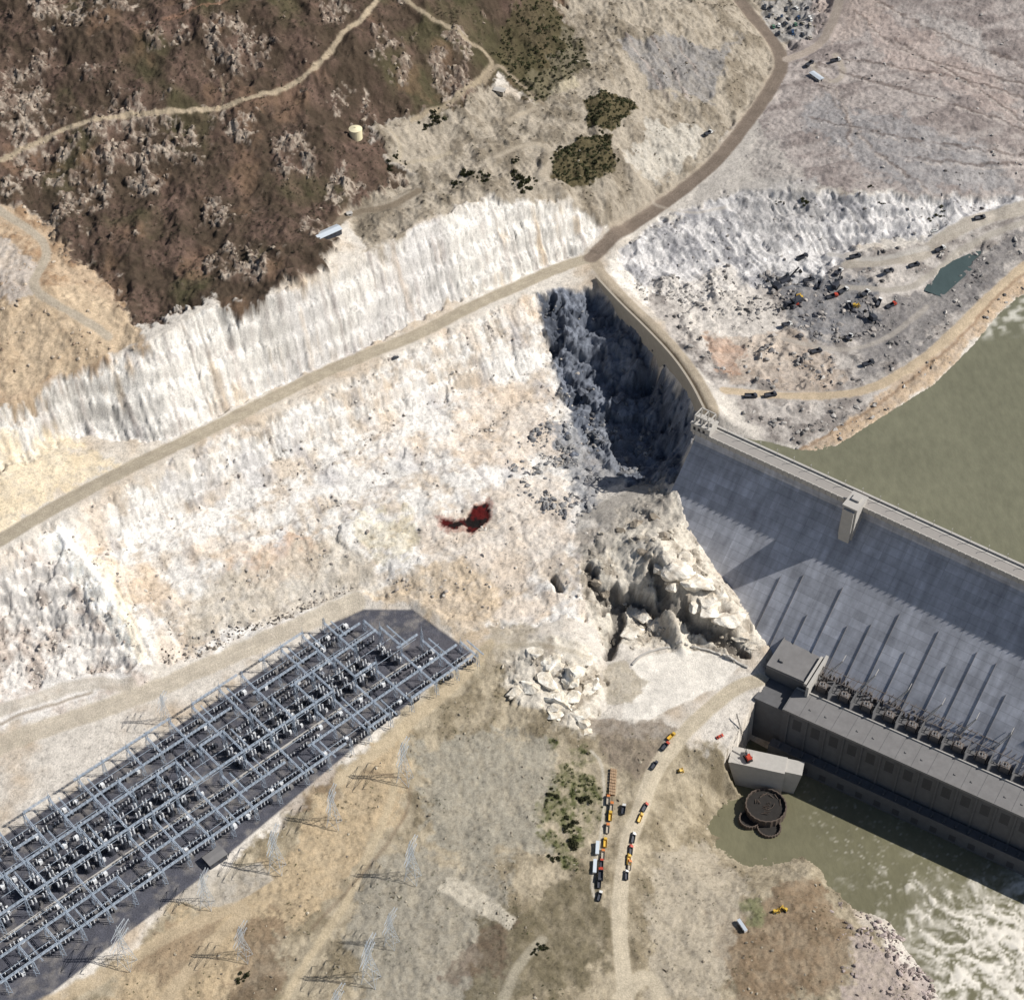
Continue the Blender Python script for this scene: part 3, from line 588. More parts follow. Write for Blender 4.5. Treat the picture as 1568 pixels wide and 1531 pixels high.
def mat_conc(name,c,bw=15.,bh=3.,streak=.35):
    m,N,L,b=newmat(name);b.inputs['Roughness'].default_value=.9;b.inputs['Specular IOR Level'].default_value=.2
    tcx=N.new('ShaderNodeTexCoord');sp=N.new('ShaderNodeSeparateXYZ');L.new(tcx.outputs['Object'],sp.inputs[0])
    cb=N.new('ShaderNodeCombineXYZ');L.new(sp.outputs[0],cb.inputs[0]);L.new(sp.outputs[2],cb.inputs[1])
    br=N.new('ShaderNodeTexBrick');br.offset=0;br.inputs['Scale'].default_value=1;br.inputs['Brick Width'].default_value=bw;br.inputs['Row Height'].default_value=bh
    br.inputs['Mortar Size'].default_value=.14;br.inputs['Mortar Smooth'].default_value=.5;br.inputs['Bias'].default_value=0
    br.inputs['Color1'].default_value=(*(c*.88),1);br.inputs['Color2'].default_value=(*(c*1.12),1);br.inputs['Mortar'].default_value=(*(c*.72),1)
    L.new(cb.outputs[0],br.inputs['Vector'])
    mp=N.new('ShaderNodeMapping');mp.inputs['Scale'].default_value=(.22,.02,.03);L.new(tcx.outputs['Object'],mp.inputs[0])
    n=N.new('ShaderNodeTexNoise');n.inputs['Scale'].default_value=1;n.inputs['Detail'].default_value=6;L.new(mp.outputs[0],n.inputs['Vector'])
    n2=N.new('ShaderNodeTexNoise');n2.inputs['Scale'].default_value=.06;n2.inputs['Detail'].default_value=9;n2.inputs['Roughness'].default_value=.75;L.new(tcx.outputs['Object'],n2.inputs['Vector'])
    r=N.new('ShaderNodeMapRange');r.inputs[1].default_value=.3;r.inputs[2].default_value=.7;r.inputs[3].default_value=1-streak;r.inputs[4].default_value=1+streak*.6;L.new(n.outputs[0],r.inputs[0])
    r2=N.new('ShaderNodeMapRange');r2.inputs[1].default_value=.3;r2.inputs[2].default_value=.7;r2.inputs[3].default_value=.72;r2.inputs[4].default_value=1.24;L.new(n2.outputs[0],r2.inputs[0])
    mu=N.new('ShaderNodeMath');mu.operation='MULTIPLY';L.new(r.outputs[0],mu.inputs[0]);L.new(r2.outputs[0],mu.inputs[1])
    v=N.new('ShaderNodeVectorMath');v.operation='SCALE';L.new(br.outputs[0],v.inputs[0]);L.new(mu.outputs[0],v.inputs['Scale']);L.new(v.outputs[0],b.inputs['Base Color'])
    return m
m_face=mat_conc("weathered_concrete_face",np.array([.45,.465,.515]),15,4.5,.24)
m_conc=mat_s("concrete",(.46,.44,.41),.9,0,.18,.3)
m_concd=mat_s("concrete_grey",(.2,.195,.195),.9,0,.3,.15)
m_wallp=mat_s("powerhouse_wall_concrete",(.13,.13,.135),.9,0,.3,.2)
m_dark=mat_s("dark_opening",(.03,.03,.035),.5)
m_pane=mat_s("recessed_panel",(.07,.07,.075),.7)
m_steel=mat_s("galvanised_steel",(.42,.49,.58),.5,.1,.25,.08)
m_porc=mat_s("white_porcelain",(.78,.8,.82),.35,0,.1,2)
m_blk=mat_s("equipment_dark",(.05,.055,.07),.6,0,.3,1)
m_brn=mat_s("rusty_equipment",(.15,.13,.12),.7,0,.4,.5)
m_asph=mat_s("crest_roadway",(.33,.31,.29),.95,0,.15,.3)
# ------------------------------------------------------------------ dam
RZ=math.atan2(dv[1],dv[0]);ST=800
dam=empty("concrete_gravity_dam",(Ow[0],Ow[1],0),RZ)
def yz_prism(mb,prof,x0,x1,mi=0):
    n=len(prof);V=[(x0,-t,z) for t,z in prof]+[(x1,-t,z) for t,z in prof]
    mb.add(V,[(i,(i+1)%n,n+(i+1)%n,n+i)for i in range(n)]+[tuple(range(n))[::-1],tuple(range(n,2*n))],mi)
zt=ZR-12
b=MB();yz_prism(b,[(-10,-20),(-10,138.6),(0,138.6),(0,128),((128-zt)*KF,zt),((128-zt)*KF,-20)],0,ST)
obj("dam_body",b.mesh("dam_body",[m_face]),parent=dam)
b=MB()
for i in range(1,54):
    x=i*15.0
    if x<100: continue
    t0,t1=(50+random.uniform(-16,20)),86
    z0,z1=128-t0/KF,128-t1/KF;hw=.12;e=.5
    V=[(x-hw,-t0,z0-.3),(x+hw,-t0,z0-.3),(x+hw,-t0-e,z0+e),(x-hw,-t0-e,z0+e),(x-hw,-t1,z1-.3),(x+hw,-t1,z1-.3),(x+hw,-t1-e,z1+e),(x-hw,-t1-e,z1+e)]
    b.add(V,[(0,1,2,3),(4,7,6,5),(0,4,5,1),(1,5,6,2),(2,6,7,3),(3,7,4,0)])
obj("face_joint_ribs",b.mesh("face_joint_ribs",[m_concd]),parent=dam)
b=MB()
yz_prism(b,[(-11,138.65),(-11,140),(1.6,140),(1.6,138.65)],-1,ST,0)
obj("crest_roadway",b.mesh("crest_roadway",[m_asph]),parent=dam)
b=MB()
b.box(-1,ST,9.9,11.6,138.3,141.6);b.box(-1,ST,-2.3,-1.602,136.8,141.2)
for i in range(0,160): b.box(i*5,i*5+.8,-2.9,-2.302,136.8,141.4)
b.box(-1,ST,7.4,9.2,140.004,140.25)
for i in range(8,700,14): b.bar((i,9.6,140.2),(i,9.6,147),.25);b.bar((i,9.6,147),(i,8.0,147.2),.2)
obj("crest_parapets",b.mesh("crest_parapets",[m_conc]),parent=dam)
ps,pt=st(*P(1325,750,145)[:2])
def tower(b,x):
    b.box(x-5.5,x+5.5,-13,3,90,145.5,0);b.box(x-6,x+6,-13.5,3.5,145.5,146.6,0);b.box(x-2,x+2,-13.06,-13.003,138,142,1)
    b.box(x-4.2,x+4.2,-15,-13.002,84,144,0);b.box(x-3,x+3,-6,0,146.6,148.2,0)
b=MB();tower(b,ps);tower(b,ps+250);obj("elevator_tower",b.mesh("elevator_tower",[m_conc,m_dark]),parent=dam)
b=MB();b.box(-3,13,-2,10,138,146,0);b.box(-3.5,13.5,-2.5,10.5,146,146.9,0)
for x in(-1,5,11):
    b.bar((x,-1,147),(x,-1,154),.8);b.bar((x,9,147),(x,9,154),.8);b.bar((x,-1,154),(x,9,154),.8)
    b.box(x-1,x+1.5,2,6,146.9,150,0)
b.bar((-1,-1,154),(11,-1,154),.8);b.bar((-1,9,154),(11,9,154),.8)
for x in(-1,3,7): b.box(x,x+2,-2.06,-2.002,141,144,1)
obj("intake_gatehouse",b.mesh("intake_gatehouse",[m_conc,m_dark]),(Ow[0],Ow[1],0),RZ)
cwp=off(curve,-6.2)[1:];cwq=off(curve,-8.0)[1:]
def smooth3(q,n=3):
    q=[np.array(p,float) for p in q]
    for _ in range(n):
        r=[q[0]]
        for a,c in zip(q[:-1],q[1:]): r+=[a*.75+c*.25,a*.25+c*.75]
        q=r+[q[-1]]
    return q
A=smooth3(cwp);Bq=smooth3(cwq);b=MB()
for i in range(len(A)-1):
    a0,a1,b0,b1=A[i],A[i+1],Bq[i],Bq[i+1]
    V=[(a0[0],a0[1],112),(a1[0],a1[1],112),(b1[0],b1[1],112),(b0[0],b0[1],112),(a0[0],a0[1],141.3),(a1[0],a1[1],141.3),(b1[0],b1[1],141.3),(b0[0],b0[1],141.3)]
    b.add(V,[(0,3,2,1),(4,5,6,7),(0,1,5,4),(1,2,6,5),(2,3,7,6),(3,0,4,7)])
m_wall=mat_s("retaining_wall_concrete",(.38,.34,.28),.9,0,.2,.2)
obj("curved_retaining_wall",b.mesh("curved_retaining_wall",[m_wall]))
# ------------------------------------------------------------------ powerhouse
ph=empty("powerhouse",(PO[0],PO[1],0),math.atan2(pd[1],pd[0]))
RF=ZR;DB=22.0
b=MB();b.box(0,ST,0,75,-12,RF-1.2,0)
obj("walls",b.mesh("walls",[m_wallp]),parent=ph)
b=MB();b.box(-.6,ST,-1.2,DB,RF-1.2,RF,0);b.box(0,ST,-1.2,-.6,RF,RF+.8,0);b.box(0,ST,DB-.4,DB+.4,RF,RF+1.0,1);b.box(0.3,ST,DB+.401,74,RF-1.2,RF-.5,2)
for i in range(60):
    if i%3: b.box(12*i+4,12*i+5.4,8,9.4,RF,RF+.6,0)
    b.box(12*i,12*i+.25,-.5,DB-.5,RF,RF+.1,2)
obj("roof",b.mesh("roof",[m_concd,m_conc,m_wallp]),parent=ph)
b=MB()
for i in range(46):
    x=4+i*14
    b.box(x,x+1.4,-.9,-.002,-4,RF-1.21,0)
    b.box(x+4.5,x+11,-.05,-.003,RF-17,RF-6,1)
    b.box(x+5,x+10,-9.05,-9.003,2,8,1)
b.box(-4,ST,-9,-.91,-12,14,0);b.box(-4,ST,-9,-8.6,14,15.1,0)
for i in range(80): b.box(2+i*9,3.2+i*9,-7,-3,14,15.6,0)
obj("facade",b.mesh("facade",[m_wallp,m_pane,m_conc]),parent=ph)
b=MB()
b.box(sxL,sxR,syF,syB,-5,ZS-1.2,0);b.box(sxL-.5,sxR+.5,syF-.5,syB+.5,ZS-1.2,ZS,1);b.box(sxL,sxR,syF-.2,syF+.5,ZS,ZS+1,1);b.box(sxL-.2,sxL+.5,syF+.51,syB,ZS,ZS+1,1)
b.box(sxL+6,sxL+9,syF+8,syF+11,ZS,ZS+1.5,1)
b.box(sxR+1.5,sxR+3.6,syF-6,syB-2,RF,ZS+3.5,3,.1);b.box(sxR-1.5,sxR+.4,syF-3,syB-4,ZS+.003,ZS+2.4,3)
b.box(-.3,sxL+1,0.2,syF+1,-5,RF-6,0) if sxL>0 else b.box(sxL+2,.2,2,syF-.02,-5,RF-5,0)
obj("service_bay",b.mesh("service_bay",[m_wallp,m_concd,m_dark,m_conc]),parent=ph)
b=MB()
yb_=DB+8
for i in range(36):
    x=sxR+10+i*17.0;y=yb_
    b.box(x-3.4,x+3.4,y-2.8,y+2.8,RF-.4,RF+5.4,0,.3);b.cyl(x,y+1.2,RF+5.4,RF+7,1.0,0,10)
    for k in(-2,0,2): b.cyl(x+k,y-1,RF+5.4,RF+8.4,.3,1,8,.15)
    for k in(-4.4,4.4):
        for j in range(4): b.box(x+k-.4,x+k+.4,y-2.2+j*1.2,y-1.6+j*1.2,RF+.2,RF+4.6,0)
    b.box(x+6,x+6.5,y-6,y+7,RF-.5,RF+7,2)
    for k in range(7): b.cyl(x-6+k*2.2+random.random(),y+8+random.random()*5,RF-.5,RF+3+random.random()*3,.8,0,8);
    for k in range(4): b.bar((x-6+k*4,y+6,RF+6+k%2),(x-4+k*4,y+15,RF+9),.35,0)
    b.bar((x-8,y+6,RF+7),(x+8,y+6,RF+7),.4,0);b.bar((x-8,y+13,RF+8.5),(x+8,y+13,RF+8.5),.4,0)
    b.bar((x-6,y+6,RF),(x-6,y+6,RF+7),.4,0);b.bar((x-6,y+13,RF),(x-6,y+13,RF+8.5),.4,0)
obj("transformers",b.mesh("transformers",[m_brn,m_porc,m_wallp]),parent=ph)
b=MB()
for i in range(26):
    x=sxR+6+i*25.0;y=DB+15
    for k in(-1.3,1.3): b.bar((x+k,y,RF),(x+10+k*.2,y+9,RF+19),.6,0,.35)
    b.bar((x+10,y+9,RF+19),(x+10,y+15,RF+19.5),.35)
    for j in range(1,6):
        f=j/6;b.bar((x-1.3+11*f,y+9*f,RF+19*f),(x+1.3+8.9*f,y+9*f,RF+19*f),.25)
obj("line_takeoff_masts",b.mesh("line_takeoff_masts",[m_conc]),parent=ph)
# ------------------------------------------------------------------ switchyard
A0=np.array(P(0,1285,68)[:2]);A1=np.array(P(540,935,68)[:2]);ya=(A1-A0)/np.linalg.norm(A1-A0);yb=np.array([ya[1],-ya[0]])
if yb[1]>0:yb=-yb
LA=np.linalg.norm(A1-A0)
nb=np.dot(np.array(P(430,1240,68)[:2])-A0,yb)
ang=math.atan2(ya[1],ya[0])
sy=empty("electrical_switchyard",(A0[0],A0[1],68),ang)
def truss_beam(b,p,q,wd=1.0,bar_=.23,n=None):
    p=Vector(p);q=Vector(q);d=q-p;L=d.length;n=n or max(3,int(L/2.8));d=d/L;a=d.cross(Vector((0,0,1))).normalized()*wd/2;u=Vector((0,0,wd/2))
    for sa_,sb in((1,1),(-1,1),(1,-1),(-1,-1)): b.bar(p+a*sa_+u*sb,q+a*sa_+u*sb,bar_)
    for i in range(n):
        f0=p+d*L*i/n;f1=p+d*L*(i+1)/n;sg=1 if i%2 else -1
        b.bar(f0+a*sg+u,f1-a*sg+u,bar_*.7);b.bar(f0+a-u*sg,f1+a+u*sg,bar_*.7)
def truss_col(b,x,y,z0,z1,w0=2.5,w1=.9,bar_=.25):
    for i,j in((-1,-1),(1,-1),(1,1),(-1,1)): b.bar((x+i*w0/2,y+j*w0/2,z0),(x+i*w1/2,y+j*w1/2,z1),bar_)
    n=5
    for k in range(n):
        za=z0+(z1-z0)*k/n;zb=z0+(z1-z0)*(k+1)/n;wa=w0+(w1-w0)*k/n;wb=w0+(w1-w0)*(k+1)/n;g=1 if k%2 else -1
        b.bar((x-g*wa/2,y-wa/2,za),(x+g*wb/2,y-wb/2,zb),bar_*.7);b.bar((x-wa/2,y-g*wa/2,za),(x-wb/2,y+g*wb/2,zb),bar_*.7)
b=MB();SPX=19.0;nx_=int((LA+60)/SPX)+6
fr=[0.03,.20,.38,.60,.79,.96];rows=[-nb*f for f in fr];hts=[16,12,21,21,12,16]
def xend(y): return LA-16+ (-y)*.62
for i in range(-6,nx_):
    x=i*SPX+(3.5 if (i//3)%2 else 0)
    ok=[(y,h) for y,h in zip(rows,hts) if x<xend(y)]
    for k,(y,h) in enumerate(ok):
        truss_col(b,x,y,0,h)
        if random.random()<.7:b.bar((x,y,h),(x,y,h+5),.35,0,.1)
    for k,((y0,h0),(y1,h1)) in enumerate(zip(ok[:-1],ok[1:])):
        if random.random()<.15: continue
        hh=min(h0,h1)-.8;truss_beam(b,(x,y0,hh),(x,y1,hh))
        if random.random()<.35: truss_beam(b,(x+6,y0,hh-3),(x+6,y1,hh-3),.7,.18)
for y,h in zip(rows,hts):
    xs_=[i*SPX for i in range(-6,nx_) if i*SPX<xend(y)]
    for a_,c_ in zip(xs_[:-1],xs_[1:]):
        if random.random()<.82: truss_beam(b,(a_,y,h-.8),(c_,y,h-.8))
obj("steel_lattice_structure",b.mesh("steel_lattice_structure",[m_steel]),parent=sy)
b=MB()
for fy in[.09,.15,.26,.32,.66,.72,.85,.91]:
    y=-nb*fy;x=-100
    while x<xend(y)-6:
        if random.random()<.8:
            hh=random.uniform(4.5,6.5)
            for k in(-2.6,0,2.6):
                b.box(x+k-.6,x+k+.6,y-.6,y+.6,0,2.4,0);b.cyl(x+k,y,2.4,hh,.45,1,6,.25);b.box(x+k-.4,x+k+.4,y-.4,y+.4,hh,hh+.6,0 if random.random()<.5 else 1)
            b.bar((x-3.4,y,hh+.8),(x+3.4,y,hh+.8),.22,0)
            if random.random()<.5: b.box(x+3.6,x+6,y-1.4,y+1.2,0,3.2,random.choice((0,2,1)))
        x+=SPX*.5+random.uniform(-2,2)
yc=-nb*.49;x=-105
while x<xend(yc)-8:
    if (x//55)%3!=2 or random.random()<.5:
        for k in range(4):
            yy=yc+(k-1.5)*5.4+random.uniform(-1,1);xx=x+random.uniform(-1.5,1.5);hh=random.uniform(3.6,6)
            b.cyl(xx,yy,.6,hh,2.1,0,12);b.box(xx-2.3,xx+2.3,yy-1.7,yy+1.7,0,.6,0)
            b.cyl(xx-1.2,yy,hh,hh+4.4,.7,1,8,.45);b.cyl(xx+1.2,yy,hh,hh+4.4,.7,1,8,.45);b.cyl(xx,yy,hh,hh+.9,1.4,0,10,.6)
            b.box(xx+3,xx+4.6,yy-.8,yy+.8,0,3,2 if random.random()<.5 else 1)
            b.bar((xx-1.2,yy,hh+4.2),(xx+5,yy+2,15),.25,0)
    x+=SPX*.5
obj("breakers_and_insulators",b.mesh("breakers_and_insulators",[m_blk,m_porc,m_concd]),parent=sy)
b=MB()
for fy in[.11,.28,.43,.55,.69,.88]:
    y=-nb*fy;b.bar((-105,y,9.0),(xend(y)-8,y,9.0),.25)
b.bar((-105,-nb*.49-14,.35),(xend(yc)-10,-nb*.49-14,.35),1.4,1)
obj("bus_conductors",b.mesh("bus_conductors",[m_steel,m_conc]),parent=sy)
# ------------------------------------------------------------------ transmission towers
m_tw=mat_s("tower_steel",(.5,.55,.6),.5,.1,.1,1)
b=MB()
def tl(b):
    w=lambda z:7.5*(1-z/24)+1.6*(z/24) if z<24 else 1.6
    zs=[0,7,13,18,22,26,30,34]
    for za,zb in zip(zs[:-1],zs[1:]):
        a,c=w(za)/2,w(zb)/2
        for i,j in((-1,-1),(1,-1),(1,1),(-1,1)): b.bar((i*a,j*a,za),(i*c,j*c,zb),.2)
        for s1 in(-1,1):
            b.bar((-a,s1*a,za),(c,s1*c,zb),.11);b.bar((a,s1*a,za),(-c,s1*c,zb),.11)
            b.bar((s1*a,-a,za),(s1*c,c,zb),.11);b.bar((s1*a,a,za),(s1*c,-c,zb),.11)
    for z,L in((22,8),(27,10),(32,7)):
        for s1 in(-1,1):
            b.bar((0,-.8,z),(s1*L,0,z+.8),.15);b.bar((0,.8,z),(s1*L,0,z+.8),.15);b.bar((0,0,z+2.2),(s1*L,0,z+.8),.13)
            b.bar((s1*L,0,z+.8),(s1*L,0,z-1.6),.2)
    b.bar((0,0,34),(0,0,37),.3,0,.1)
tl(b);twm=b.mesh("transmission_tower",[m_tw])
for u,v,r,sc in[(255,1105,.6,.85),(620,1195,.5,1.2),(632,1345,.5,1.2),(568,1500,.5,1.3),(425,1330,.6,1.2),(318,1385,.6,1.0),(195,1475,.5,1.2),(512,1262,.6,1.1),(600,1445,.4,1.0),(520,1565,.4,1.1),(375,1465,.5,1.0)]:
    x,y,z=ground(u,v);z=float(hz(x,y));obj("transmission_tower",twm,(x,y,z-.4),ang+r,sc=sc)
def house(name,u,v,L,Wd,Hh,rz,wall,roof,rise=1.2,z=None):
    x,y,g_=ground(u,v);z=float(hz(x,y)) if z is None else z
    e=empty(name,(x,y,z-.3),rz)
    b=MB();b.box(-L/2,L/2,-Wd/2,Wd/2,-1.5,Hh);obj("walls",b.mesh("walls",[wall]),parent=e)
    b=MB();n=[(-Wd/2-.5,Hh),(0,Hh+rise),(Wd/2+.5,Hh),(Wd/2+.5,Hh-.25),(-Wd/2-.5,Hh-.25)]
    V=[(-L/2-.5,y_,z_+.004) for y_,z_ in n]+[(L/2+.5,y_,z_+.004) for y_,z_ in n]
    b.add(V,[(i,(i+1)%5,5+(i+1)%5,5+i) for i in range(5)]+[(4,3,2,1,0),(5,6,7,8,9)]);obj("roof",b.mesh("roof",[roof]),parent=e)
    b=MB()
    for i in range(max(2,int(L/4))):
        xx=-L/2+2+i*(L-4)/max(1,int(L/4)-1);b.box(xx-.7,xx+.7,-Wd/2-.05,-Wd/2-.003,Hh*.4,Hh*.75)
    b.box(L/2+.003,L/2+.05,-.8,.8,0,2.2);obj("windows_and_door",b.mesh("windows_and_door",[m_dark]),parent=e)
    return e
m_whr=mat_s("pale_metal_roof",(.62,.68,.74),.4,.2,.08,.4);m_tanw=mat_s("tan_wall",(.4,.36,.3),.9)
house("metal_roof_shed",500,362,24,7,3.6,math.radians(38),m_blk,m_whr)
house("field_shed",535,330,4,3,2.6,.4,m_conc,m_conc,.6)
house("field_shed",765,138,9,6,3,-.4,m_tanw,m_conc,.8)
house("control_building",330,1316,13,8,5,ang,m_blk,m_concd,.5)
house("site_office",1250,120,14,5,3,-1.0,m_conc,m_whr,.6)
x,y,_=ground(545,207);z=float(hz(x,y));b=MB();b.cyl(0,0,0,9,5.2,0,24);b.cyl(0,0,9,10.2,5.5,0,24,1.4);b.cyl(0,0,10.2,10.8,.7,0,10)
for k in range(13): b.bar((5.35,-.25,.3+k*.65),(5.35,.25,.3+k*.65),.1)
b.bar((5.35,-.3,0),(5.35,-.3,9),.12);b.bar((5.35,.3,0),(5.35,.3,9),.12)
obj("water_tank",b.mesh("water_tank",[mat_s("cream_paint",(.8,.73,.5),.5,0,.06,.5)]),(x,y,z+.3))
# ------------------------------------------------------------------ sheet-pile cell and platform
x,y,_=P(1166,1248,0);b=MB()
def cell(b,cx,cy,r,h):
    n=48
    for i in range(n):
        a=2*math.pi*i/n;a2=2*math.pi*(i+1)/n;rr=r+(.25 if i%2 else -.25);r2=r+(.25 if (i+1)%2 else -.25)
        o=[(cx+math.cos(a)*rr,cy+math.sin(a)*rr),(cx+math.cos(a2)*r2,cy+math.sin(a2)*r2)]
        q=[(cx+math.cos(a)*(rr-.8),cy+math.sin(a)*(rr-.8)),(cx+math.cos(a2)*(r2-.8),cy+math.sin(a2)*(r2-.8))]
        V=[(*o[0],-6),(*o[1],-6),(*q[1],-6),(*q[0],-6),(*o[0],h),(*o[1],h),(*q[1],h),(*q[0],h)]
        b.add(V,[(4,5,6,7),(0,1,5,4),(2,3,7,6)])
    b.cyl(cx,cy,-6,h-2.2,r-.9,1,32)
cell(b,3,4,14.5,7);cell(b,-9,-5,7.5,3.5);cell(b,4,-11,8.5,2.5)
for k in range(26):
    a=random.uniform(0,6.28);r=random.uniform(0,12);b.bar((3+math.cos(a)*r,4+math.sin(a)*r,4.9),(3+math.cos(a+.5)*r+2,4+math.sin(a+.5)*r,5.5+random.random()),.4,0)
m_rust=mat_s("rusty_sheet_pile",(.11,.085,.07),.8,0,.35,.4);m_fill=mat_s("dark_cell_fill",(.03,.027,.025),.9,0,.5,.3)  # rusty pile walls; near-black fill surface inside the cells
obj("sheet_pile_cell",b.mesh("sheet_pile_cell",[m_rust,m_fill]),(x,y,0))
x,y,_=P(1165,1165,24);b=MB();b.prism([(-22,0),(18,0),(18,-27),(-14,-27)],-7,8,0);b.box(-20,18,-7.3,-6.7,0.003,1.0);b.box(-12,-6,0,5,0.003,3,0)
b.prism([(18,-1),(30,-1),(26,-27),(18,-27)],-4,8,0)
obj("concrete_platform",b.mesh("concrete_platform",[m_conc]),(x,y,24),RZ+.35)
m_red=mat_s("red_paint",(.5,.07,.04),.5,0,.15,1);m_yel=mat_s("yellow_paint",(.62,.4,.06),.5,0,.15,1);m_org=mat_s("orange_paint",(.6,.2,.06),.5,0,.15,1)
m_wht=mat_s("white_paint",(.75,.75,.73),.4,0,.06,1);m_blu=mat_s("blue_paint",(.08,.14,.26),.4,0,.1,1);m_gls=mat_s("glass",(.03,.04,.05),.1,0,.1,1,.6);m_tyr=mat_s("tyre_rubber",(.03,.03,.03),.9);m_grn=mat_s("green_paint",(.1,.22,.14),.5)
def crane(b,boom=30):
    for y in(-2,2):
        b.prism([(-3.2,.5),(-2.6,0),(2.6,0),(3.2,.5),(2.8,1.2),(-2.8,1.2)],y-.5,y+.5,1)
    b.cyl(0,0,1.1,1.6,1.3,1,14);b.box(-3.6,1.6,-1.7,1.7,1.6,3.8,0,.1);b.box(.2,2.2,.5,1.7,3.8,5,2,.15);b.box(-4.4,-3.6,-1.6,1.6,1.6,3.2,1)
    p=Vector((1.6,0,2));q=p+Vector((boom*.75,0,boom*.66))
    for i,j in((-.5,-.5),(.5,-.5),(.5,.5),(-.5,.5)): b.bar(p+Vector((j*.4,i,j)),q+Vector((j*.3,i*.4,j*.3)),.2,1)
    for k in range(14):
        f=k/14;g=(k+1)/14;s1=1 if k%2 else -1;b.bar(p.lerp(q,f)+Vector((0,.5*s1,.4)),p.lerp(q,g)+Vector((0,-.5*s1,.4)),.14,1)
    b.bar((-3,0,3.8),(-3.4,0,7),.2,0);b.bar((-3.4,0,7),q,.1,1);b.bar(q,(q.x,0,q.z-14),.1,1);b.box(q.x-.4,q.x+.4,-.4,.4,q.z-15,q.z-14,0)
b=MB();crane(b);crm=b.mesh("crawler_crane",[m_red,m_tyr,m_gls])
obj("crawler_crane",crm,(x-9,y+2,24),1.9)
# ------------------------------------------------------------------ vehicles
def car_mesh(name,paint):
    b=MB();prof=[(-2.25,.45),(2.25,.45),(2.3,.75),(2.1,.95),(1.0,1.05),(-1.6,1.08),(-2.2,.95),(-2.3,.7)]
    b.prism(prof,-.9,.9,0)
    V=[(-1.75,-.82,1.06),(1.15,-.82,1.04),(1.15,.82,1.04),(-1.75,.82,1.06),(-1.15,-.66,1.5),(.35,-.66,1.5),(.35,.66,1.5),(-1.15,.66,1.5)]
    b.add(V,[(0,1,5,4),(1,2,6,5),(2,3,7,6),(3,0,4,7),(0,3,2,1)],1);b.box(-1.18,.38,-.68,.68,1.5,1.56,0)
    for x_ in(-1.4,1.4):
        for y_ in(-.82,.82): b.cyl(x_,.34,y_-.12,y_+.12,.34,2,12,axis='y')
    b.box(2.2,2.36,-.8,.8,.42,.6,2);b.box(-2.36,-2.2,-.8,.8,.42,.6,2)
    return b.mesh(name,[paint,m_gls,m_tyr])
def truck_mesh(name,paint,bed):
    b=MB();b.box(-4.2,3.4,-.5,.5,.7,1.0,3)
    b.prism([(1.4,.8),(3.6,.8),(3.6,1.9),(2.9,2.1),(2.6,2.9),(1.4,2.9)],-1.15,1.15,0)
    b.prism([(2.72,2.1),(3.0,2.1),(2.72,2.8)],-1.0,1.0,1);b.box(1.7,2.5,-1.17,1.17,2.05,2.7,1)
    b.box(-4.3,1.2,-1.25,1.25,1.05,1.3,2);b.box(-4.3,1.2,-1.25,-1.13,1.3,2.3,2);b.box(-4.3,1.2,1.13,1.25,1.3,2.3,2);b.box(1.08,1.2,-1.13,1.13,1.3,2.6,2);b.box(-4.3,-4.18,-1.13,1.13,1.3,2.1,2)
    for x_ in(-3.4,-2.2,2.6):
        for y_ in(-1.0,1.0): b.cyl(x_,.52,y_-.2,y_+.2,.52,3,12,axis='y')
    return b.mesh(name,[paint,m_gls,bed,m_tyr])
def dozer_mesh(name):
    b=MB()
    for y_ in(-1.1,1.1): b.prism([(-2.2,.5),(-1.7,0),(1.6,0),(2.1,.5),(1.7,1.1),(-1.8,1.1)],y_-.3,y_+.3,1)
    b.box(-1.8,1.9,-.75,.75,.6,1.9,0,.08);b.box(-1.6,-.1,-.75,.75,1.9,2.9,2,.1);b.box(-1.75,.05,-.9,.9,2.9,3.0,0);b.cyl(1,.3,1.9,2.8,.1,1,8)
    b.prism([(2.6,.1),(2.85,.3),(2.7,.8),(2.85,1.5),(2.6,1.5),(2.45,.8)],-1.9,1.9,0);b.bar((0,-1.55,.6),(2.5,-1.55,.6),.22,0);b.bar((0,1.55,.6),(2.5,1.55,.6),.22,0)
    return b.mesh(name,[m_yel,m_tyr,m_gls])
cars=[car_mesh("car_"+n,p) for n,p in(("white",m_wht),("blue",m_blu),("red",m_red),("green",m_grn),("dark",m_blk),("cream",m_tanw))]
trucks=[truck_mesh("truck_"+n,p,q) for n,p,q in(("red",m_red,m_blk),("yellow",m_yel,m_yel),("orange",m_org,m_tanw),("white",m_wht,m_blk),("dark",m_blk,m_blk))]
doz=dozer_mesh("bulldozer")
def put(name,me,u,v,rz,sc=1,lift=0,sit=None):
    x,y,_=ground(u,v);z=float(hz(x,y)) if sit is None else sit
    e=1.5;gx_=(hz(x+e,y)-hz(x-e,y))/(2*e);gy_=(hz(x,y+e)-hz(x,y-e))/(2*e)
    o=bpy.data.objects.new(name,me);nrm=Vector((-float(gx_),-float(gy_),1)).normalized()
    if nrm.z<.8: nrm=Vector((0,0,1))
    q=Vector((0,0,1)).rotation_difference(nrm);o.rotation_mode='QUATERNION';o.rotation_quaternion=q@Matrix.Rotation(rz,4,'Z').to_quaternion()
    o.location=(x,y,z+lift+.05);o.scale=(sc,)*3;col.objects.link(o);return o
R=random.random
for r_,(v0,us) in enumerate([(10,range(1170,1244,8)),(24,range(1176,1242,9)),(38,range(1182,1242,9)),(52,range(1192,1240,9))]):
    for u in us:
        if R()<.72: put("parked_car",random.choice(cars[:2]+cars[3:]),u+R()*4,v0+R()*5+(u-1172)*.05,1.35+R()*.7,1.4)
for u,v,r in[(962,1325,1.5),(968,1282,1.4),(964,1302,1.5),(986,1236,1.1),(955,1240,1.4),(1019,1143,.9)]: put("pickup_truck",random.choice(trucks),u,v,r,1.0)
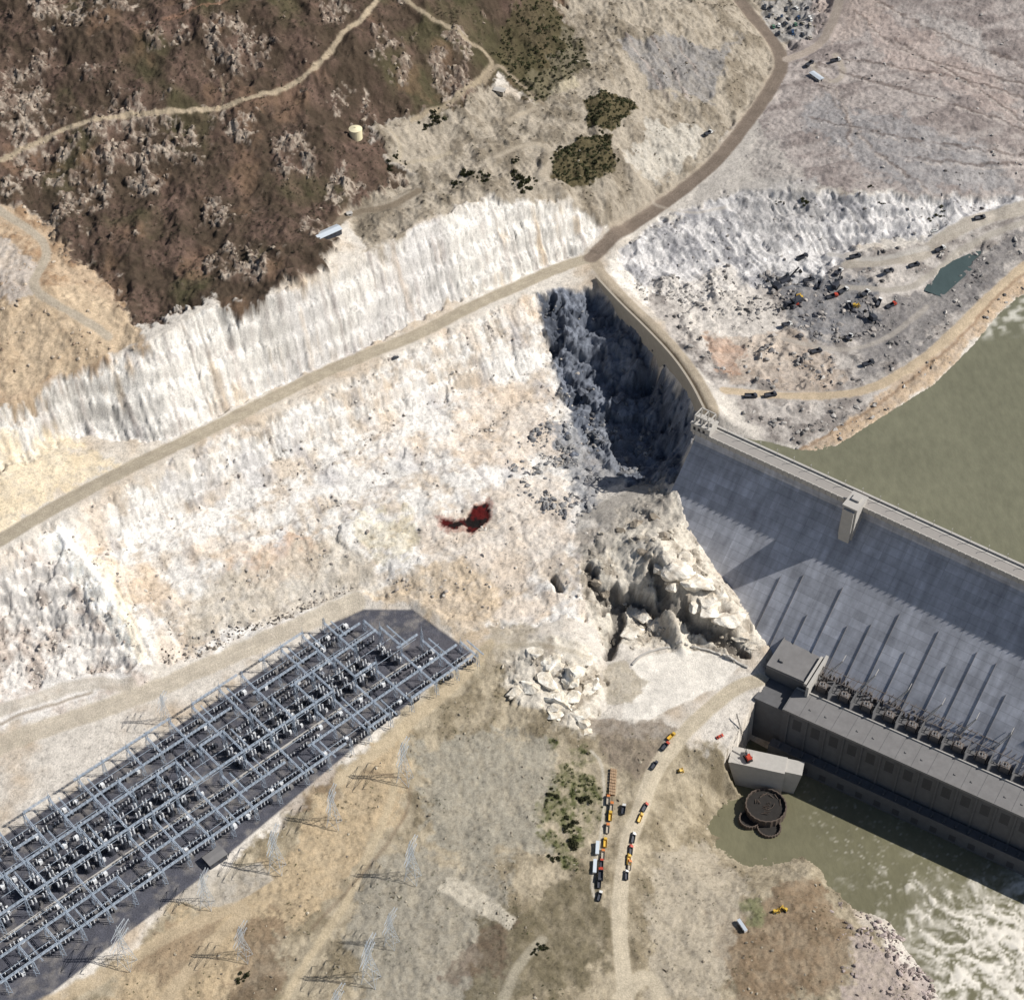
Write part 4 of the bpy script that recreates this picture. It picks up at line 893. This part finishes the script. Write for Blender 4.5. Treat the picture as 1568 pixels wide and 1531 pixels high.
put("dump_truck",trucks[0],920,1340,1.5,1.3);put("dump_truck",trucks[1],961,1316,1.5)
for u,v,r,i in[(930,1268,1.5,2),(926,1290,1.5,1),(923,1308,1.5,2),(921,1324,1.5,0),(936,1236,1.45,2),(934,1250,1.5,1),(917,1352,1.5,4),(958,1340,1.5,3),(931,1225,1.5,2),(918,1372,1.3,3),(979,1252,1.2,1),(1002,1172,1.0,4),(1028,1128,.8,1)]: put("dump_truck",trucks[i],u,v,r,.95)
put("bulldozer",doz,1187,1396,.4,1.0);put("bulldozer",doz,1201,1393,2.4,1.0);put("bulldozer",doz,1040,1180,.4)
put("parked_car",cars[4],605,546,.55,1.3);put("parked_car",cars[2],1102,1128,.5,1.2);put("parked_car",cars[0],1432,350,.3,1.5)
for u,v,r,i in[(1275,455,.3,0),(1292,447,.6,3),(1325,452,.8,3),(1255,437,1.2,4),(1215,470,.2,0),(1180,607,.3,4),(1150,608,.1,4),(1085,205,.8,3),(1300,470,1.7,3),(1240,425,.4,4),(1360,420,.6,4),(1345,465,1.2,3),(1330,560,.4,4),(1300,520,1,3),(1250,540,.4,4),(1440,384,.5,3),(1400,408,.4,4),(1285,418,.9,3),(1310,395,.3,4),(1205,500,.6,3),(1230,395,.2,4),(1365,470,.5,0),(1240,100,.8,4),(1280,95,.3,3),(1500,335,.3,4)]: put("dump_truck",trucks[i],u,v,r,1.25)
for u,v,r in[(1225,458,2),(1310,470,.2)]: put("bulldozer",doz,u,v,r,1.2)
b=MB()
for y_ in(-2.2,2.2): b.prism([(-4,.7),(-3.2,0),(3.2,0),(4,.7),(3.2,1.6),(-3.2,1.6)],y_-.6,y_+.6,1)
b.box(-5,2.5,-2.4,2.4,1.8,5.4,0,.2);b.box(1,2.8,1,2.4,5.4,7,2,.1);b.bar((2.4,0,2.6),(10,0,10),.9,0);b.bar((5.5,0,6),(11,0,3),.5,0);b.box(10.2,12.4,-1.1,1.1,1.4,3.6,1,.2);b.bar((0,0,5.4),(1,0,9),.4,0);b.bar((1,0,9),(10,0,10),.15,1)
shm=b.mesh("power_shovel",[m_blk,m_tyr,m_gls])
for u,v,r,s_c in[(1205,425,.5,1.2),(1218,466,-2.6,1.1),(1190,440,2.2,1),(1280,440,1,.9),(1335,490,2,.9)]: put("power_shovel",shm,u,v,r,s_c)
def trailer(p):
    b=MB();b.box(-6,6,-1.4,1.4,.8,3.4,0);b.box(-6.1,6.1,-1.5,1.5,3.4,3.6,1);
    for k in(-4,-1,2): b.box(k-.5,k+.5,-1.45,-1.403,1.8,2.7,2)
    b.box(4,4.9,-1.45,-1.403,.9,2.9,2)
    for k in(-1,1):b.cyl(k,.4,-1.2,-.9,.4,2,10,axis='y');b.cyl(k,.4,.9,1.2,.4,2,10,axis='y')
    return b.mesh("trailer",[p,m_whr,m_tyr])
trs=[trailer(p) for p in(m_wht,m_org,m_tanw)]
for u,v,i in[(914,1300,0),(910,1328,0),(1136,1420,0)]: put("construction_trailer",trs[i],u,v,1.5 if u<1000 else -1.1,.8)
b=MB()
for i in range(5):
    for j in range(4):
        for k in range(3): b.box(-6+i*2.6+R()*.2,-3.7+i*2.6,-2.5+j*1.3,-1.5+j*1.3+R()*.15,.2+k*.6,.7+k*.6,0)
lum=b.mesh("lumber_stack",[mat_s("sawn_timber",(.36,.25,.16),.9,0,.4,1)])
for u,v,r in[(938,1190,1.5),(937,1208,1.5)]: put("lumber_stack",lum,u,v,r,.9)
arc=smooth3([P(u,v,48) for u,v in[(968,1022),(985,1006),(1015,996),(1050,992),(1090,998),(1120,1010),(1145,1022)]],3)
b=MB()
for p,q in zip(arc[:-1],arc[1:]):
    p=Vector((p[0],p[1],float(hz(p[0],p[1]))+.6));q=Vector((q[0],q[1],float(hz(q[0],q[1]))+.6))
    if abs(p.z-q.z)<1.5: b.bar(p,q,1.4)
obj("terrace_parapet_wall",b.mesh("terrace_parapet_wall",[m_conc]))
# ------------------------------------------------------------------ boulders, outcrop blocks, shrubs
def ico(sub):
    bm=bmesh.new();bmesh.ops.create_icosphere(bm,subdivisions=sub,radius=1);v=np.array([x.co[:] for x in bm.verts]);f=np.array([[q.index for q in p.verts] for p in bm.faces]);bm.free();return v,f
iv,ifc=ico(2)
def cut_shape(iv,npl,lo,hi):
    v=iv.copy()
    for _ in range(npl):
        d=rng.normal(size=3);d/=np.linalg.norm(d);h=rng.uniform(lo,hi);m=v@d;v-=np.outer(np.maximum(m-h,0),d)
    return v
shapes=[cut_shape(iv,9,.3,.7)*1.35*np.array([1,rng.uniform(.5,1),rng.uniform(.4,.8)]) for k in range(14)]
BV=[];BF=[];BC=[];cnt=0
def scatter_rocks(weight,n,rmin,rmax,c1,c2,pw=3):
    global cnt
    W_=weight.reshape(NY,NX)[iy0:iy0+nyc,ix0:ix0+nxc].ravel();W_=np.clip(W_,0,None)
    cs=np.cumsum(W_);k=np.searchsorted(cs,rng.uniform(0,cs[-1],n));yy=k//nxc-440+rng.uniform(-.5,.5,n);xx=k%nxc-492+rng.uniform(-.5,.5,n)
    zz_=hz(xx,yy)
    for x,y,z in zip(xx,yy,zz_):
        r=rmin+(rmax-rmin)*rng.random()**pw;a=rng.uniform(0,6.28);v=shapes[rng.integers(14)]*r;ca_,sa_=math.cos(a),math.sin(a)
        v=np.stack([v[:,0]*ca_-v[:,1]*sa_+x,v[:,0]*sa_+v[:,1]*ca_+y,v[:,2]+z+r*.1],1);BV.append(v);BF.append(ifc+cnt);cnt+=len(v)
        c=c1+(c2-c1)*rng.random();BC.append(np.tile(c,(len(v),1)))
nf=(1-np.clip(FLAT,0,1))*(1-hole)
gate=sst(n8+n20*.6,-.1,.5)
scatter_rocks(M['lslope']*nf*gate,700,.5,2.0,C(230,224,214),C(160,150,142),4)
scatter_rocks(led*nf,500,.4,1.5,C(210,204,196),C(130,124,118),3)
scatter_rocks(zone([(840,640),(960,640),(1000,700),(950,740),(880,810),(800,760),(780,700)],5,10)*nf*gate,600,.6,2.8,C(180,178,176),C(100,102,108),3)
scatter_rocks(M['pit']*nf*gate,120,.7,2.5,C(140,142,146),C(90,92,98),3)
scatter_rocks(M['crag']*nf*gate,250,.6,2.4,C(228,220,204),C(160,150,136),3)
scatter_rocks(M['left']*nf*gate,250,.5,2.0,C(236,230,220),C(170,155,145),3)
scatter_rocks(outc,1500,.5,1.9,C(200,186,168),C(130,114,102),3)
scatter_rocks(M['tanhill']*gate,300,.5,2.0,C(215,200,180),C(160,140,120),3)
scatter_rocks(M['bench']*nf*gate,1000,.5,2.6,C(205,200,194),C(90,88,88),3)
scatter_rocks(zone([(1170,400),(1330,430),(1350,500),(1230,600),(1180,600),(1170,470)],5,10)*nf*gate,300,.7,3.2,C(200,192,184),C(80,82,90),3)
scatter_rocks(M['topmid']*nf*gate,400,.4,1.6,C(200,190,170),C(110,100,88))
scatter_rocks((M['farrock']+M['topright']*.3)*nf*gate,500,.5,2.0,C(210,205,200),C(100,96,94),3)
scatter_rocks(M['lower']*nf*gate,900,.3,1.3,C(200,190,170),C(110,100,88))
scatter_rocks(zone([(1270,1370),(1360,1400),(1440,1531),(1290,1560)],4,8)*gate,320,.6,2.4,C(205,190,185),C(120,110,105),3)
d1,_=road([(250,1005),(300,1000),(420,945),(540,905)],5,3,4)
scatter_rocks(d1*nf,200,.5,1.6,C(200,190,178),C(100,94,88),2)
mbr=mat_terrain("boulder_rock",1.2,.5)
V=np.concatenate(BV);Fb=np.concatenate(BF);me=mesh_np("boulder_scatter",V,Fb,False);setcol(me,np.concatenate(BC));me.materials.append(mbr)
col.objects.link(bpy.data.objects.new("boulder_scatter",me))
iv3,if3=ico(4)
def vnoise3(v,s):
    return fbm(v[:,0]*s+v[:,2]*s*.7,v[:,1]*s-v[:,2]*s*.6,1.0,4,500,.6)
def outcrop(name,lst,c1,c2):
    V=[];Fc=[];CC=[];c=0
    for u,v,r,el in lst:
        x,y,_=ground(u,v);z=float(hz(x,y))
        for k in range(3):
            rr=r*(1 if k==0 else rng.uniform(.45,.7));ox,oy=(0,0) if k==0 else rng.uniform(-.7,.7,2)*r
            s=cut_shape(iv3,16,.38,.8)*np.array([rng.uniform(1,1.35),rng.uniform(.8,1.1),el*rng.uniform(.8,1.1)])*rr*1.15
            a=rng.uniform(-.5,.9);ca_,sa_=math.cos(a),math.sin(a)
            nrm=s/np.linalg.norm(s,axis=1)[:,None]
            s=s+nrm*(vnoise3(s+k*31+u,.22)*rr*.13)[:,None]
            p=np.stack([s[:,0]*ca_-s[:,1]*sa_+x+ox,s[:,0]*sa_+s[:,1]*ca_+y+oy,s[:,2]+z-rr*.12*(1+k)],1)
            V.append(p);Fc.append(if3+c);c+=len(p)
            q=np.clip(.5+vnoise3(s,.35),0,1)[:,None];CC.append(c1[None,:]*(1-q)+c2[None,:]*q)
    me=mesh_np(name,np.concatenate(V),np.concatenate(Fc),False);setcol(me,np.concatenate(CC));me.materials.append(mbr);col.objects.link(bpy.data.objects.new(name,me))
outcrop("rock_outcrop",[(1035,865,12,.55),(1062,890,14,.5),(1092,915,13,.5),(1118,945,10,.5),(1030,898,7,.7),(1138,975,7,.5),(1010,862,6,.7),(985,940,8,.6),(968,965,8,.6),(1000,958,6,.6),(975,985,5,.6),(1070,925,9,.5),(1050,850,7,.5),(1155,990,5,.5)],C(252,246,234,1),C(214,202,184))
outcrop("rock_outcrop",[(848,1008,10,.6),(875,1030,12,.6),(835,1040,9,.55),(860,1070,11,.6),(885,1095,9,.6),(815,1052,8,.5),(790,1062,6,.5),(902,1050,8,.6),(845,1090,7,.5),(820,1000,7,.5),(895,1010,7,.5),(898,1118,5,.5)],C(254,250,240,1),C(222,210,190))
outcrop("rock_outcrop",[(975,800,6,.6),(950,812,5,.6),(1002,790,5,.6),(915,885,5,.8),(928,905,4,.8),(860,900,3.5,.6),(1015,820,5,.6),(985,845,5,.5)],C(200,188,170),C(134,124,112))
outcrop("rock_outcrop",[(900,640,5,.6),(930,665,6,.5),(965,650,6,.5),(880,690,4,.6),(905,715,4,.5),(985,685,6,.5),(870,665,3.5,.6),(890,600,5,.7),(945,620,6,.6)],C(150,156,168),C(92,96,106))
SVl=[];SCl=[]
def clumps(xx,yy,rr,nl,c1,c2):
    zz_=hz(xx,yy)
    n=len(xx);N_=n*nl
    cx=np.repeat(xx,nl);cy=np.repeat(yy,nl);cz=np.repeat(zz_,nl);r=np.repeat(rr,nl)
    lump=rng.normal(size=(N_,3));lump/=np.linalg.norm(lump,axis=1)[:,None];rad=r*rng.uniform(.35,1.05,N_)
    c=np.stack([cx+lump[:,0]*rad,cy+lump[:,1]*rad,cz+np.abs(lump[:,2])*rad*.8+.1*r],1)
    a=rng.normal(size=(N_,3));a/=np.linalg.norm(a,axis=1)[:,None];b_=np.cross(a,rng.normal(size=(N_,3)));b_/=np.linalg.norm(b_,axis=1)[:,None]
    sz=(r*rng.uniform(.18,.38,N_))[:,None]
    q=np.stack([c+a*sz,c+b_*sz*.8,c-a*sz,c-b_*sz*.8],1)
    SVl.append(q.reshape(-1,3));k=rng.random(N_)*.6+.4*np.repeat(rng.random(n),nl)
    cc=c1[None,:]+(c2-c1)[None,:]*k[:,None];SCl.append(np.repeat(cc,4,0))
def scat(weight,n):
    W_=np.clip(weight.reshape(NY,NX)[iy0:iy0+nyc,ix0:ix0+nxc].ravel(),0,None);cs=np.cumsum(W_);k=np.searchsorted(cs,rng.uniform(0,cs[-1],n))
    return k%nxc-492+rng.uniform(-.5,.5,n),k//nxc-440+rng.uniform(-.5,.5,n)
gA=np.array([.035,.034,.022]);gB=np.array([.12,.105,.07]);gC=np.array([.06,.065,.03]);gD=np.array([.13,.15,.06])
x_,y_=scat(M['hill']*(1-.8*outc)*nf*(.2+sst(n8+n20,-.1,.5)),9000);clumps(x_,y_,rng.uniform(.4,1.4,9000),12,gA,gB)
x_,y_=scat(M['scrub'],900);clumps(x_,y_,rng.uniform(.7,2.0,900),40,gA*1.3,gC*1.6)
x_,y_=scat(M['green']**2,170);clumps(x_,y_,rng.uniform(.5,1.5,170),24,gC,gD)
x_,y_=scat(M['lower']*nf*sst(n20,0,.5),900);clumps(x_,y_,rng.uniform(.3,1.0,900),12,gA,gD)
x_,y_=scat(M['topmid']*nf*gate,500);clumps(x_,y_,rng.uniform(.4,1.4,500),16,gA,gB)
def bushes(l):
    for u,v,r in l:
        gx2,gy2,_=ground(u,v);n=max(6,int(r*2.6));xx=gx2+rng.normal(size=n)*r*.6;yy=gy2+rng.normal(size=n)*r*.5;clumps(xx,yy,rng.uniform(.2,.55,n)*r*.8,70,gA,gC)
bushes([(712,268,6),(738,275,5),(700,282,4),(790,268,6),(800,285,6),(815,275,4),(790,245,4),(668,180,6),(650,190,4),(865,225,5),(925,205,5),(940,245,4),(870,1262,5),(880,1290,5),(850,1310,4),(893,1225,5),(845,1220,4),(375,1492,4),(365,1500,3),(827,1450,4),(818,1462,3),(1290,520,3),(1230,305,4),(1195,308,3),(1330,285,3),(1350,310,3),(1440,320,4),(1425,330,3),(610,240,4),(595,250,4)])
V=np.concatenate(SVl);Fq=np.arange(len(V)).reshape(-1,4);me=mesh_np("sagebrush_scrub",V,Fq,False);setcol(me,np.concatenate(SCl))
m,N,L,bb=newmat("scrub_foliage");a=N.new('ShaderNodeVertexColor');a.layer_name='Col';L.new(a.outputs[0],bb.inputs['Base Color']);bb.inputs['Roughness'].default_value=.8;bb.inputs['Specular IOR Level'].default_value=.1
me.materials.append(m);col.objects.link(bpy.data.objects.new("sagebrush_scrub",me))
